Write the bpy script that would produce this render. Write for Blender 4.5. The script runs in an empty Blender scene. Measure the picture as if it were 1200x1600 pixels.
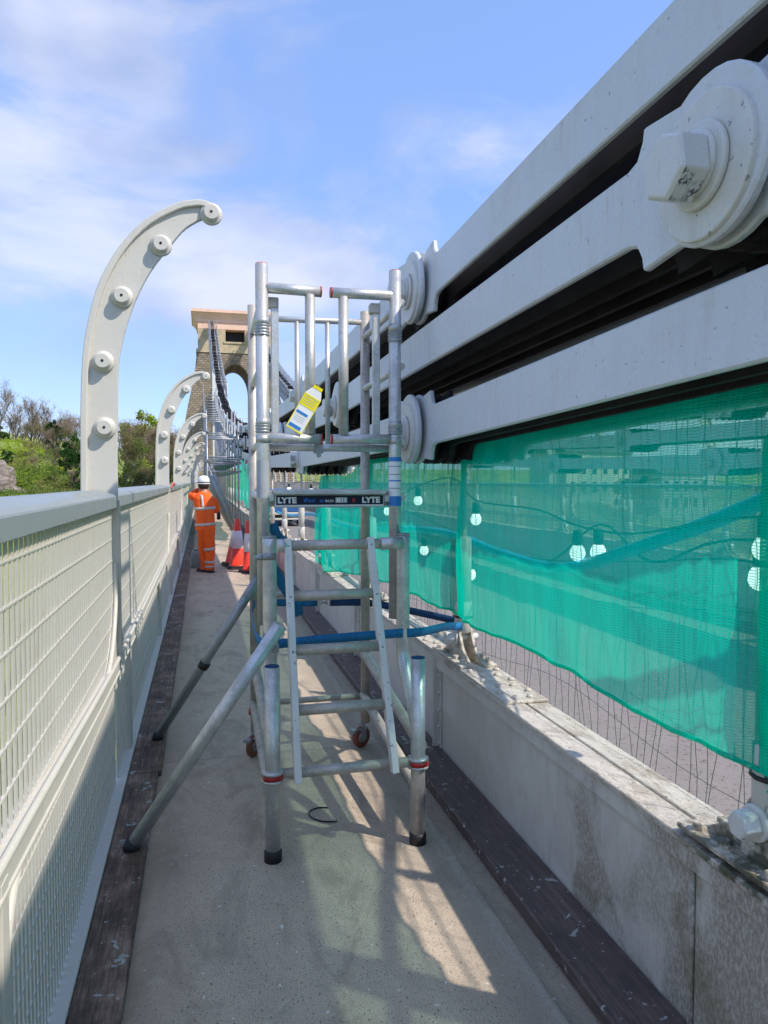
import bpy, bmesh, math, random
from mathutils import Vector, Matrix, noise
R=math.radians
rnd=random.Random(7)
S=bpy.context.scene
COL=S.collection

# ---------------------------------------------------------------- camera
cam=bpy.data.cameras.new('camera'); cam.lens=1150/1600*36; cam.sensor_width=36; cam.clip_start=.05; cam.clip_end=6000
camo=bpy.data.objects.new('camera',cam); COL.objects.link(camo)
camo.location=(0,0,1.7); camo.rotation_euler=(R(90-2.39),0,R(-13.86))
S.camera=camo
# ---------------------------------------------------------------- light
SUN=Vector((.69,-.58,1.0)).normalized()
el=math.asin(SUN.z)
sl=bpy.data.lights.new('sun','SUN'); sl.energy=2.6; sl.angle=R(.9); sl.color=(1,.93,.83)
so=bpy.data.objects.new('sun',sl); COL.objects.link(so)
so.rotation_euler=SUN.to_track_quat('Z','Y').to_euler()
S.view_settings.view_transform='Standard'; S.view_settings.look='None'; S.view_settings.gamma=1
S.view_settings.exposure=.90
W=bpy.data.worlds.new('World'); S.world=W; W.use_nodes=True
nt=W.node_tree; nt.nodes.clear()
def N(t,ty,**k):
    n=t.nodes.new(ty)
    for a,v in k.items():
        if a.startswith('i_'):
            n.inputs[a[2:].replace('_',' ')].default_value=v
        else: setattr(n,a,v)
    return n
def ramp(t,fac,stops,interp='LINEAR'):
    r=N(t,'ShaderNodeValToRGB'); r.color_ramp.interpolation=interp
    e=r.color_ramp.elements
    while len(e)<len(stops): e.new(.5)
    for x,(p,c) in zip(e,stops):
        x.position=p; x.color=c if hasattr(c,'__len__') and len(c)==4 else ((*c,1) if hasattr(c,'__len__') else (c,c,c,1))
    t.links.new(fac,r.inputs[0]); return r.outputs[0]
def mth(t,op,a,b=None):
    n=N(t,'ShaderNodeMath',operation=op)
    for i,v in enumerate((a,b)):
        if v is None: continue
        if hasattr(v,'links'): t.links.new(v,n.inputs[i])
        else: n.inputs[i].default_value=v
    return n.outputs[0]
def mix(t,f,a,b,blend='MIX'):
    n=N(t,'ShaderNodeMix',data_type='RGBA',blend_type=blend)
    for s,v in ((n.inputs[0],f),(n.inputs[6],a),(n.inputs[7],b)):
        if hasattr(v,'links'): t.links.new(v,s)
        elif hasattr(v,'__len__'): s.default_value=(*v,1) if len(v)==3 else v
        else: s.default_value=v
    return n.outputs[2]
sky=N(nt,'ShaderNodeTexSky',sky_type='NISHITA'); sky.sun_disc=False; sky.sun_elevation=el
sky.sun_rotation=math.atan2(SUN.x,SUN.y); sky.air_density=1.0; sky.dust_density=.5; sky.ozone_density=1.2
tc=N(nt,'ShaderNodeTexCoord')
mp=N(nt,'ShaderNodeMapping'); nt.links.new(tc.outputs['Generated'],mp.inputs[0]); mp.inputs['Scale'].default_value=(1,1,2.1); mp.inputs['Rotation'].default_value=(0,R(24),R(15))
n1=N(nt,'ShaderNodeTexNoise',i_Scale=3.3,i_Detail=9.,i_Roughness=.56,i_Distortion=.55); nt.links.new(mp.outputs[0],n1.inputs[0])
n2=N(nt,'ShaderNodeTexNoise',i_Scale=1.1,i_Detail=3.,i_Roughness=.5); nt.links.new(mp.outputs[0],n2.inputs[0])
def lobe(d,c0,c1):
    v=N(nt,'ShaderNodeVectorMath',operation='DOT_PRODUCT'); nt.links.new(tc.outputs['Generated'],v.inputs[0]); v.inputs[1].default_value=Vector(d).normalized()
    m=N(nt,'ShaderNodeMapRange',interpolation_type='SMOOTHSTEP'); nt.links.new(v.outputs['Value'],m.inputs[0]); m.inputs[1].default_value=c0; m.inputs[2].default_value=c1
    return m.outputs[0]
base=mth(nt,'ADD',mth(nt,'MULTIPLY',n1.outputs[0],.95),mth(nt,'MULTIPLY',n2.outputs[0],.12))
base=mth(nt,'ADD',base,mth(nt,'MULTIPLY',lobe((-.05,1,.46),.92,1.0),.085))    # a bank of cloud up the river
base=mth(nt,'ADD',base,mth(nt,'MULTIPLY',lobe((-.25,1,.2),.955,1.0),.02))
base=mth(nt,'ADD',base,mth(nt,'MULTIPLY',lobe((.28,1,.20),.965,1.0),.06))
base=mth(nt,'SUBTRACT',base,mth(nt,'MULTIPLY',lobe((.34,1,.50),.93,1.0),.10))  # clear blue overhead
cf=ramp(nt,base,[(.47,0.0),(.56,.22),(.64,.62),(.78,.88)])
n3=N(nt,'ShaderNodeTexNoise',i_Scale=3.4,i_Detail=5.); nt.links.new(mp.outputs[0],n3.inputs[0])
cc=ramp(nt,n3.outputs[0],[(.38,(1.6,1.9,2.85)),(.62,(3.1,3.25,3.85))])
skt=mix(nt,.62,mix(nt,1.,sky.outputs[0],(.84,.90,1.04),'MULTIPLY'),(1.10,1.80,3.70))
skc=mix(nt,cf,skt,cc)
bg=N(nt,'ShaderNodeBackground'); bg.inputs[1].default_value=.148
nt.links.new(skc,bg.inputs[0])
wo=N(nt,'ShaderNodeOutputWorld'); nt.links.new(bg.outputs[0],wo.inputs[0])
# ---------------------------------------------------------------- render
S.render.engine='CYCLES'
cy=S.cycles; cy.use_denoising=True; cy.transparent_max_bounces=24; cy.max_bounces=8; cy.diffuse_bounces=4; cy.glossy_bounces=3; cy.transmission_bounces=4
cy.use_adaptive_sampling=True; cy.adaptive_threshold=.015; cy.sample_clamp_indirect=8
try: cy.denoiser='OPENIMAGEDENOISE'; cy.denoising_input_passes='RGB_ALBEDO_NORMAL'
except Exception: pass

# ================================================================ helpers
def tag(o,label=None,cat=None,group=None,kind=None):
    if label: o['label']=label
    if cat: o['category']=cat
    if group: o['group']=group
    if kind: o['kind']=kind
    return o
def empty(name,loc=(0,0,0),rz=0.):
    o=bpy.data.objects.new(name,None); COL.objects.link(o); o.location=loc; o.rotation_euler=(0,0,rz); o.empty_display_size=.2
    return o
class MB:
    def __init__(s): s.v=[]; s.f=[]; s.sm=[]
    def add(s,vs,fs,smooth=False):
        b=len(s.v); s.v+= [tuple(v) for v in vs]
        s.f+=[tuple(i+b for i in f) for f in fs]; s.sm+=[smooth]*len(fs)
        return s
    def box(s,x0,x1,y0,y1,z0,z1):
        return s.add([(x0,y0,z0),(x1,y0,z0),(x1,y1,z0),(x0,y1,z0),(x0,y0,z1),(x1,y0,z1),(x1,y1,z1),(x0,y1,z1)],
          [(0,3,2,1),(4,5,6,7),(0,1,5,4),(1,2,6,5),(2,3,7,6),(3,0,4,7)])
    def obox(s,M,dx,dy,dz):
        vs=[M@Vector((x*dx/2,y*dy/2,z*dz/2)) for z in(-1,1) for x,y in((-1,-1),(1,-1),(1,1),(-1,1))]
        return s.add(vs,[(0,3,2,1),(4,5,6,7),(0,1,5,4),(1,2,6,5),(2,3,7,6),(3,0,4,7)])
    def bar(s,a,b,w,h,up=(0,0,1)):
        a=Vector(a);b=Vector(b);d=(b-a);L=d.length;d.normalize()
        u=Vector(up); x=d.cross(u)
        if x.length<1e-4: x=d.cross(Vector((1,0,0)))
        x.normalize(); z=x.cross(d)
        M=Matrix((x,d,z)).transposed().to_4x4(); M.translation=(a+b)/2
        return s.obox(M,w,L,h)
    def sweep(s,pts,r,n=10,cap=True,smooth=True,closed=False,rs=None):
        pts=[Vector(p) for p in pts]; m=len(pts); base=len(s.v)
        prev=None; vs=[]
        for i,p in enumerate(pts):
            if closed: t=(pts[(i+1)%m]-pts[i-1])
            else: t=(pts[min(i+1,m-1)]-pts[max(i-1,0)])
            t.normalize()
            if prev is None:
                x=t.cross(Vector((0,0,1)))
                if x.length<.05: x=t.cross(Vector((0,1,0)))
            else:
                x=prev-t*prev.dot(t)
            x.normalize(); prev=x; y=t.cross(x)
            rr=rs[i] if rs else r
            for k in range(n):
                a=2*math.pi*k/n; vs.append(p+x*math.cos(a)*rr+y*math.sin(a)*rr)
        fs=[]
        for i in range(m if closed else m-1):
            j=(i+1)%m
            for k in range(n):
                l=(k+1)%n; fs.append((i*n+k,i*n+l,j*n+l,j*n+k))
        s.add(vs,fs,smooth)
        if cap and not closed:
            s.f.append(tuple(base+k for k in range(n))[::-1]); s.sm.append(False)
            s.f.append(tuple(base+(m-1)*n+k for k in range(n))); s.sm.append(False)
        return s
    def tube(s,a,b,r,n=12,r2=None,cap=True): return s.sweep([a,b],r,n,cap,rs=[r,r2 if r2 else r])
    def lathe(s,prof,axis='Z',c=(0,0,0),n=24,smooth=True,cap=True):
        c=Vector(c); vs=[]
        for (r,h) in prof:
            for k in range(n):
                a=2*math.pi*k/n; x,y=r*math.cos(a),r*math.sin(a)
                v={'Z':(x,y,h),'X':(h,x,y),'Y':(x,h,y)}[axis]; vs.append(c+Vector(v))
        fs=[]; b=len(s.v)
        for i in range(len(prof)-1):
            for k in range(n):
                l=(k+1)%n; fs.append((i*n+k,i*n+l,(i+1)*n+l,(i+1)*n+k))
        s.add(vs,fs,smooth)
        if cap:
            s.f.append(tuple(b+k for k in range(n))[::-1]); s.sm.append(False)
            q=(len(prof)-1)*n; s.f.append(tuple(b+q+k for k in range(n))); s.sm.append(False)
        return s
    def prism(s,poly,a,b,axis='Y'):
        """polygon (two coordinates) extruded along axis from a to b"""
        def mk(p,h): return {'Y':(p[0],h,p[1]),'X':(h,p[0],p[1]),'Z':(p[0],p[1],h)}[axis]
        n=len(poly); vs=[mk(p,a) for p in poly]+[mk(p,b) for p in poly]
        fs=[tuple(range(n))[::-1],tuple(range(n,2*n))]+[(i,(i+1)%n,n+(i+1)%n,n+i) for i in range(n)]
        return s.add(vs,fs)
    def hexa(s,c,r,h0,h1,axis='X',rot=0.):
        pr=[(r*math.cos(R(60)*k+rot),r*math.sin(R(60)*k+rot)) for k in range(6)]
        c=Vector(c); b=.9
        def mk(p,h,q=1): return c+Vector({'Y':(p[0]*q,h,p[1]*q),'X':(h,p[0]*q,p[1]*q),'Z':(p[0]*q,p[1]*q,h)}[axis])
        hm=h1+(h0-h1)*.12
        vs=[mk(p,h0) for p in pr]+[mk(p,hm) for p in pr]+[mk(p,h1,b) for p in pr]
        fs=[tuple(range(6))[::-1],tuple(range(12,18))]
        for L in (0,6): fs+=[(L+i,L+(i+1)%6,L+6+(i+1)%6,L+6+i) for i in range(6)]
        return s.add(vs,fs)
    def ribbon(s,pts,w,t=.004,wd=(0,0,1)):
        pts=[Vector(p) for p in pts]; wd=Vector(wd).normalized(); vs=[]
        m=len(pts)
        for i,p in enumerate(pts):
            d=(pts[min(i+1,m-1)]-pts[max(i-1,0)]).normalized(); nn=d.cross(wd).normalized()
            for a,b in((-1,-1),(1,-1),(1,1),(-1,1)): vs.append(p+wd*w/2*a+nn*t/2*b)
        fs=[(0,1,2,3),tuple((m-1)*4+k for k in(3,2,1,0))]
        for i in range(m-1):
            for k in range(4):
                l=(k+1)%4; fs.append((i*4+k,i*4+4+k,i*4+4+l,i*4+l))
        return s.add(vs,fs,True)
    def build(s,name,mat,parent=None,bevel=0,seg=1,loc=None):
        me=bpy.data.meshes.new(name); me.from_pydata([tuple(v) for v in s.v],[],s.f); me.validate()
        if len(me.polygons)==len(s.sm): me.polygons.foreach_set('use_smooth',s.sm)
        bm=bmesh.new(); bm.from_mesh(me); bmesh.ops.recalc_face_normals(bm,faces=bm.faces); bm.to_mesh(me); bm.free()
        me.materials.append(mat)
        o=bpy.data.objects.new(name,me); COL.objects.link(o)
        if parent: o.parent=parent
        if loc: o.location=loc
        if bevel:
            b=o.modifiers.new('bevel','BEVEL'); b.width=bevel; b.segments=seg; b.limit_method='ANGLE'; b.angle_limit=R(40)
        return o
def kids(o): return [c for c in bpy.data.objects if c.parent==o]
def copy_tree(o,parent=None):
    c=o.copy(); COL.objects.link(c)
    if parent: c.parent=parent
    for ch in kids(o): copy_tree(ch,c)
    return c
def smooth_path(pts,k=6):
    pts=[Vector(p) for p in pts]; out=[]
    for i in range(len(pts)-1):
        p0=pts[max(i-1,0)];p1=pts[i];p2=pts[i+1];p3=pts[min(i+2,len(pts)-1)]
        for j in range(k):
            t=j/k
            out.append(.5*((2*p1)+(-p0+p2)*t+(2*p0-5*p1+4*p2-p3)*t*t+(-p0+3*p1-3*p2+p3)*t**3))
    out.append(pts[-1]); return out
ORD='nearest second third fourth fifth sixth seventh eighth ninth tenth eleventh twelfth thirteenth fourteenth fifteenth sixteenth seventeenth eighteenth nineteenth twentieth'.split()
FO=['first']+ORD[1:]
ORD+=['twenty-'+w for w in 'first second third fourth fifth sixth seventh eighth ninth'.split()]+['thirtieth']+['thirty-'+w for w in 'first second third fourth fifth sixth seventh eighth ninth'.split()]+['fortieth']

# ================================================================ materials
def newmat(name,rough=.5,metal=0.):
    m=bpy.data.materials.new(name); m.use_nodes=True; t=m.node_tree
    b=t.nodes['Principled BSDF']; b.inputs['Roughness'].default_value=rough; b.inputs['Metallic'].default_value=metal
    return m,t,b
def coords(t,scale=(1,1,1),rot=(0,0,0)):
    g=N(t,'ShaderNodeNewGeometry'); mp=N(t,'ShaderNodeMapping'); t.links.new(g.outputs['Position'],mp.inputs[0])
    mp.inputs['Scale'].default_value=scale; mp.inputs['Rotation'].default_value=rot; return mp.outputs[0]
def nz(t,co,scale,detail=4.,rough=.55,dist=0.):
    n=N(t,'ShaderNodeTexNoise',i_Scale=float(scale),i_Detail=float(detail),i_Roughness=float(rough),i_Distortion=float(dist)); t.links.new(co,n.inputs[0]); return n.outputs[0]
def bump(t,b,h,dist=.01,st=.5):
    n=N(t,'ShaderNodeBump'); n.inputs['Distance'].default_value=dist; n.inputs['Strength'].default_value=st
    t.links.new(h,n.inputs['Height']); t.links.new(n.outputs[0],b.inputs['Normal'])
def plain(name,c,rough=.5,metal=0.,var=.12,scale=8,bmp=.0,bscale=60):
    m,t,b=newmat(name,rough,metal); co=coords(t)
    f=nz(t,co,scale,5)
    lo=tuple(x*(1-var) for x in c); hi=tuple(min(1,x*(1+var)) for x in c)
    t.links.new(ramp(t,f,[(.3,lo),(.7,hi)]),b.inputs['Base Color'])
    if bmp: bump(t,b,nz(t,co,bscale,3),bmp)
    return m
def paint(name,c,dirt=(.22,.19,.15),amount=.25,spot=.0,rough=.42,streak=True,bmp=.0012,chip=0):
    """brushed paint with grime streaks, chips"""
    m,t,b=newmat(name,rough); co=coords(t); cs=coords(t,(1,1,.18) if streak else (1,1,1))
    f1=nz(t,cs,14,6,.65); f2=nz(t,co,2.2,5,.6); f3=nz(t,co,70,3)
    d=mth(t,'MULTIPLY',ramp(t,f1,[(.48,0),(.75,1)]),ramp(t,f2,[(.42,0.1),(.68,1)]))
    d=mth(t,'MULTIPLY',d,amount)
    base=mix(t,f3,tuple(x*.95 for x in c),tuple(min(1,x*1.04) for x in c))
    colr=mix(t,d,base,dirt)
    if spot:
        sp=ramp(t,nz(t,co,38,2,.7),[(.70-spot*.1,0),(.74-spot*.1,1)])
        colr=mix(t,mth(t,'MULTIPLY',sp,.6),colr,(.06,.05,.04))
    if chip:
        gn=N(t,'ShaderNodeNewGeometry'); sn=N(t,'ShaderNodeSeparateXYZ'); t.links.new(gn.outputs['Normal'],sn.inputs[0])
        sd=mth(t,'LESS_THAN',mth(t,'ABSOLUTE',sn.outputs[0]),.6)
        cp=mth(t,'MULTIPLY',ramp(t,nz(t,co,9,2,.5),[(.50,0),(.56,1)]),ramp(t,nz(t,co,60,5,.75),[(.46,0),(.50,.9)]))
        colr=mix(t,mth(t,'MULTIPLY',cp,sd),colr,(.045,.04,.05))
    t.links.new(colr,b.inputs['Base Color'])
    bump(t,b,nz(t,coords(t,(1,1,1)),45,4),bmp,.6)
    t.links.new(ramp(t,f2,[(.3,rough-.08),(.7,rough+.15)]),b.inputs['Roughness'])
    return m
def rusty(m,amt=.5):
    t=m.node_tree; b=t.nodes['Principled BSDF']; src=b.inputs['Base Color'].links[0].from_socket; co=coords(t); st=coords(t,(1,1,.12))
    a=mth(t,'MULTIPLY',ramp(t,nz(t,st,30,5,.7),[(.58,0),(.68,1)]),ramp(t,nz(t,co,4.5,4,.6),[(.52,0),(.62,1)]))
    c=mix(t,mth(t,'MULTIPLY',a,amt),src,(.36,.20,.10))
    f=mth(t,'MULTIPLY',ramp(t,nz(t,co,110,3,.7),[(.66,0),(.70,1)]),ramp(t,nz(t,co,6,3),[(.5,.1),(.6,1)]))
    c=mix(t,mth(t,'MULTIPLY',f,.8),c,(.22,.13,.08)); t.links.new(c,b.inputs['Base Color'])
def metalm(name,c=(.62,.62,.61),rough=.38,metal=.75,dirt=(.25,.22,.19),amt=.5,axis=(1,1,1)):
    m,t,b=newmat(name,rough,metal); co=coords(t); 
    f=nz(t,co,9,7,.7); g=nz(t,coords(t,axis),110,3,.6)
    d=mth(t,'MULTIPLY',ramp(t,f,[(.42,0),(.66,1)]),amt)
    base=mix(t,g,tuple(x*.6 for x in c),tuple(min(1,x*1.15) for x in c))
    sp=ramp(t,nz(t,co,55,2,.8),[(.66,0),(.7,.75)])
    t.links.new(mix(t,sp,mix(t,d,base,dirt),(.75,.74,.7)),b.inputs['Base Color'])
    t.links.new(ramp(t,f,[(.35,rough-.08),(.75,rough+.25)]),b.inputs['Roughness'])
    t.links.new(ramp(t,f,[(.5,metal),(.75,metal*.5)]),b.inputs['Metallic'])
    bump(t,b,nz(t,co,160,3),.0008,.6)
    return m
M={}
M['cream']=paint('parapet_paint',(.59,.56,.495),(.40,.36,.28),.35,rough=.38)
M['fascia']=paint('handrail_paint',(.24,.275,.275),(.3,.3,.27),.3,rough=.3)
M['chain']=paint('chain_paint',(.63,.655,.68),(.42,.36,.27),.45,rough=.42,streak=True,bmp=.006,spot=.02)
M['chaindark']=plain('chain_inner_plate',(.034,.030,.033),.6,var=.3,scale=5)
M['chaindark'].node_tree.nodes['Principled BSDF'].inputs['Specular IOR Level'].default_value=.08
M['nut']=paint('bolt_paint',(.66,.65,.61),(.28,.23,.15),.5,rough=.36,bmp=.003,spot=.3)
M['nutchip']=paint('chipped_nut_paint',(.66,.65,.61),(.24,.19,.12),.6,rough=.36,bmp=.003,chip=1)
rusty(M['cream'],.35); rusty(M['chain'],.30); rusty(M['nut'],.5); rusty(M['nutchip'],.5)
M['alu']=metalm('aluminium_tube',(.72,.72,.70),.38,.6,amt=.5)
M['aludull']=metalm('weathered_aluminium',(.62,.57,.50),.48,.4,amt=.6)
M['galv']=metalm('galvanised_tube',(.42,.44,.46),.42,.6)
M['white']=paint('white_stile',(.74,.72,.69),(.3,.26,.22),.6,spot=.6,rough=.5)
M['black']=plain('black_rubber',(.018,.018,.02),.55,var=.3,scale=30)
M['blackpl']=plain('black_plastic',(.012,.012,.013),.35)
M['red']=plain('red_plastic',(.42,.02,.02),.4,var=.2,scale=30)
M['cup']=plain('steel_band',(.5,.5,.48),.4,.6)
M['wheel']=plain('brown_tyre',(.19,.055,.03),.5,var=.3,scale=40)
M['strap']=plain('blue_webbing',(.005,.16,.36),.65,var=.25,scale=60,bmp=.001,bscale=400)
M['strapd']=plain('navy_webbing',(.004,.05,.15),.7,var=.25,scale=60)
M['hose']=plain('teal_hose',(.01,.50,.92),.4,var=.15)
M['cable']=plain('green_black_cable',(.008,.03,.025),.5)
M['navy']=plain('navy_sticker',(.004,.006,.028),.7,var=.1)
M['navy2']=plain('bright_blue_print',(.03,.22,.85),.4)
M['whitep']=plain('white_print',(.82,.82,.82),.4,var=.03)
M['greyp']=plain('grey_print',(.35,.37,.4),.4)
M['yellow']=plain('yellow_card',(.85,.72,.0),.45,var=.08)
M['bluecard']=plain('blue_card',(.03,.2,.55),.45,var=.05)
M['orange']=plain('orange_fabric',(1.0,.12,.008),.8,var=.18,scale=9,bmp=.01,bscale=14)
M['silver']=plain('reflective_band',(.50,.47,.44),.4,var=.2,scale=50)
M['skin']=plain('skin',(.5,.27,.18),.5)
M['hair']=plain('dark_hair',(.02,.012,.01),.6)
M['helmet']=plain('white_helmet',(.78,.78,.76),.25,var=.04)
M['boot']=plain('boot_leather',(.09,.075,.065),.7)
M['cone']=plain('cone_red',(.80,.045,.015),.35,var=.1)
M['conew']=plain('cone_sleeve',(.72,.66,.68),.3,var=.08)
M['redhose']=plain('red_tape',(.55,.10,.06),.5)
M['cardwhite']=plain('aged_white_sheet',(.72,.72,.68),.6,var=.1,scale=2)
M['bluevan']=plain('blue_van_paint',(.03,.12,.35),.3)
M['asphaltdark']=plain('dark_slot',(.012,.012,.014),.6)

# --- deck surface
def deck_mat():
    m,t,b=newmat('footway_surface',.85); co=coords(t)
    big=nz(t,coords(t,(1.5,.45,1)),1.9,7,.62,.5); med=nz(t,co,7,7,.7); fine=nz(t,co,260,2,.8); sp=nz(t,coords(t,(1,.6,1)),120,2,.6)
    c=ramp(t,big,[(.3,(.38,.295,.215)),(.5,(.53,.415,.305)),(.68,(.64,.505,.375))])
    c=mix(t,mth(t,'MULTIPLY',ramp(t,med,[(.35,1),(.6,0)]),.4),c,(.27,.225,.18))
    c=mix(t,.5,c,ramp(t,fine,[(.36,(.15,.115,.085)),(.5,(.48,.38,.285)),(.62,(.88,.74,.58))]))
    c=mix(t,ramp(t,sp,[(.33,.9),(.38,0)]),c,(.09,.075,.06))
    c=mix(t,ramp(t,nz(t,co,85,2,.6),[(.66,0),(.70,.7)]),c,(.66,.58,.49))
    st_=nz(t,coords(t,(1,.5,1)),3.2,6,.7,1.0)
    c=mix(t,ramp(t,st_,[(.50,0),(.62,.45)]),c,(.22,.17,.13))
    c=mix(t,ramp(t,nz(t,co,14,5,.7),[(.60,0),(.72,.5)]),c,(.60,.53,.45))
    c=mix(t,ramp(t,nz(t,co,31,2,.5),[(.715,0),(.73,.9)]),c,(.75,.73,.68))
    # pale line near the right edge, darker towards both kerbs, running along the deck
    g=N(t,'ShaderNodeSeparateXYZ'); t.links.new(co,g.inputs[0])
    wob=mth(t,'MULTIPLY',mth(t,'SUBTRACT',nz(t,co,2.5,4),.5),.10)
    x=mth(t,'ADD',g.outputs[0],wob)
    e=mth(t,'ABSOLUTE',mth(t,'SUBTRACT',x,1.075))
    ln=mth(t,'MULTIPLY',ramp(t,e,[(.0,1),(.028,0)]),ramp(t,nz(t,co,40,4,.7),[(.38,0),(.6,.8)]))
    c=mix(t,ln,c,(.56,.54,.50))
    r=mth(t,'MULTIPLY',ramp(t,x,[(.0,1),(.0,1)]),1)
    lft=N(t,'ShaderNodeMapRange'); t.links.new(x,lft.inputs[0]); lft.inputs[1].default_value=.05; lft.inputs[2].default_value=-.28
    c=mix(t,mth(t,'MULTIPLY',lft.outputs[0],mth(t,'MULTIPLY',nz(t,coords(t,(4,.8,1)),2,4),1.1)),c,(.30,.22,.15))
    rg=N(t,'ShaderNodeMapRange'); t.links.new(x,rg.inputs[0]); rg.inputs[1].default_value=.78; rg.inputs[2].default_value=1.0
    c=mix(t,mth(t,'MULTIPLY',rg.outputs[0],.5),c,(.25,.215,.18))
    # cross joints of the boarding under the mastic
    jy=mth(t,'ADD',g.outputs[1],mth(t,'MULTIPLY',mth(t,'SUBTRACT',nz(t,co,3,3),.5),.03))
    j=mth(t,'ABSOLUTE',mth(t,'SUBTRACT',mth(t,'FRACT',mth(t,'DIVIDE',jy,3.05)),.5))
    c=mix(t,mth(t,'MULTIPLY',ramp(t,j,[(.0,1),(.004,0)]),.4),c,(.13,.11,.09))
    t.links.new(c,b.inputs['Base Color'])
    bump(t,b,mix(t,.4,sp,med),.007,.8)
    return m
M['deck']=deck_mat()
def timber_mat(name,lo,mid,hi,splat=.0,rough=.75,gl=0):
    m,t,b=newmat(name,rough); co=coords(t); gr=coords(t,(1,.06,1))
    g1=nz(t,gr,85,8,.8); g2=nz(t,co,5,7,.7); g3=nz(t,gr,16,4,.6)
    c=ramp(t,mth(t,'ADD',mth(t,'MULTIPLY',g1,.6),mth(t,'MULTIPLY',g2,.45)),[(.42,lo),(.54,mid),(.66,hi)])
    c=mix(t,ramp(t,g3,[(.62,0),(.72,.5)]),c,hi)
    if splat:
        s=mth(t,'MULTIPLY',ramp(t,nz(t,co,7,5,.55,1.2),[(.62,0),(.63,1)]),ramp(t,nz(t,co,30,3,.6),[(.50,0),(.53,.85)]))
        c=mix(t,s,c,(.42,.46,.45))
        c=mix(t,ramp(t,nz(t,co,34,2),[(.69,0),(.71,.75)]),c,(.46,.46,.44))
    t.links.new(c,b.inputs['Base Color']); bump(t,b,g1,.006,.6)
    if gl: t.links.new(ramp(t,g2,[(.35,.45),(.6,.75)]),b.inputs['Roughness'])
    return m
M['timber']=timber_mat('worn_brown_timber',(.035,.021,.016),(.150,.092,.062),(.36,.25,.18),splat=.5)
M['darkboard']=timber_mat('dark_wet_board',(.055,.042,.042),(.105,.078,.074),(.20,.15,.13),splat=1,gl=1)
def girder_mat():
    m,t,b=newmat('girder_paint',.55); co=coords(t); st=coords(t,(1,1,.22))
    g=N(t,'ShaderNodeSeparateXYZ'); t.links.new(co,g.inputs[0])
    base=mix(t,nz(t,co,5,5),(.54,.52,.48),(.66,.63,.58))
    f=nz(t,st,22,6,.7); rust=ramp(t,f,[(.50,0),(.66,1)])
    # lichen-grey scabby patches on the web, wandering with height and length
    pn=nz(t,co,1.3,5,.55,.4); pat=ramp(t,pn,[(.50,0),(.545,1)])
    yv=N(t,'ShaderNodeMapRange'); t.links.new(g.outputs[1],yv.inputs[0]); yv.inputs[1].default_value=3.0; yv.inputs[2].default_value=2.5
    near=ramp(t,mth(t,'ADD',mth(t,'MULTIPLY',yv.outputs[0],.30),mth(t,'MULTIPLY',nz(t,coords(t,(1,1,.8)),3.0,4,.55,.6),.8)),[(.58,0),(.68,1)])
    grain=ramp(t,nz(t,coords(t,(1,1,.5)),85,5,.85),[(.44,0),(.54,1)])
    p=mth(t,'MAXIMUM',mth(t,'MULTIPLY',pat,.18),near)
    c=mix(t,mth(t,'MULTIPLY',p,.5),base,(.38,.34,.27))
    c=mix(t,mth(t,'MULTIPLY',mth(t,'MULTIPLY',p,grain),.62),c,(.16,.13,.095))
    c=mix(t,mth(t,'MULTIPLY',rust,.22),c,(.30,.26,.20))
    grn=mth(t,'MULTIPLY',ramp(t,nz(t,co,4,4,.6,.3),[(.55,0),(.68,1)]),near)
    c=mix(t,mth(t,'MULTIPLY',grn,.5),c,(.13,.14,.05))
    t.links.new(c,b.inputs['Base Color']); bump(t,b,nz(t,co,60,5,.7),.003,.7); return m
M['girder']=girder_mat()
def flange_mat():
    m,t,b=newmat('flange_paint',.6); co=coords(t); al=coords(t,(1,.3,1))
    c=mix(t,nz(t,co,6,5),(.52,.47,.39),(.68,.62,.53))
    s=mth(t,'MULTIPLY',ramp(t,nz(t,al,26,7,.75),[(.46,0),(.56,1)]),ramp(t,nz(t,co,2.6,4),[(.35,.3),(.6,1)]))
    c=mix(t,mth(t,'MULTIPLY',s,.8),c,(.25,.19,.13))
    c=mix(t,ramp(t,nz(t,co,70,3,.75),[(.61,0),(.66,.85)]),c,(.07,.055,.04))
    g=N(t,'ShaderNodeSeparateXYZ'); t.links.new(co,g.inputs[0])
    yv=N(t,'ShaderNodeMapRange'); t.links.new(g.outputs[1],yv.inputs[0]); yv.inputs[1].default_value=2.15; yv.inputs[2].default_value=1.75
    mo=mth(t,'MULTIPLY',yv.outputs[0],ramp(t,nz(t,co,17,5,.65),[(.40,0),(.56,1)]))
    c=mix(t,mth(t,'MULTIPLY',mo,.85),c,(.035,.042,.014))
    t.links.new(c,b.inputs['Base Color']); bump(t,b,nz(t,co,90,5,.7),.003,.8); return m
M['flange']=flange_mat()
def road_mat():
    m,t,b=newmat('road_surface',.85); co=coords(t)
    c=mix(t,nz(t,co,3,5),(.20,.175,.165),(.28,.25,.235))
    c=mix(t,ramp(t,nz(t,co,32,4,.8),[(.57,0),(.63,.85)]),c,(.06,.04,.032))
    c=mix(t,ramp(t,nz(t,co,180,2),[(.6,0),(.7,.5)]),c,(.42,.39,.36))
    t.links.new(c,b.inputs['Base Color']); bump(t,b,nz(t,co,150,4),.006,.6); return m
M['road']=road_mat()
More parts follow.
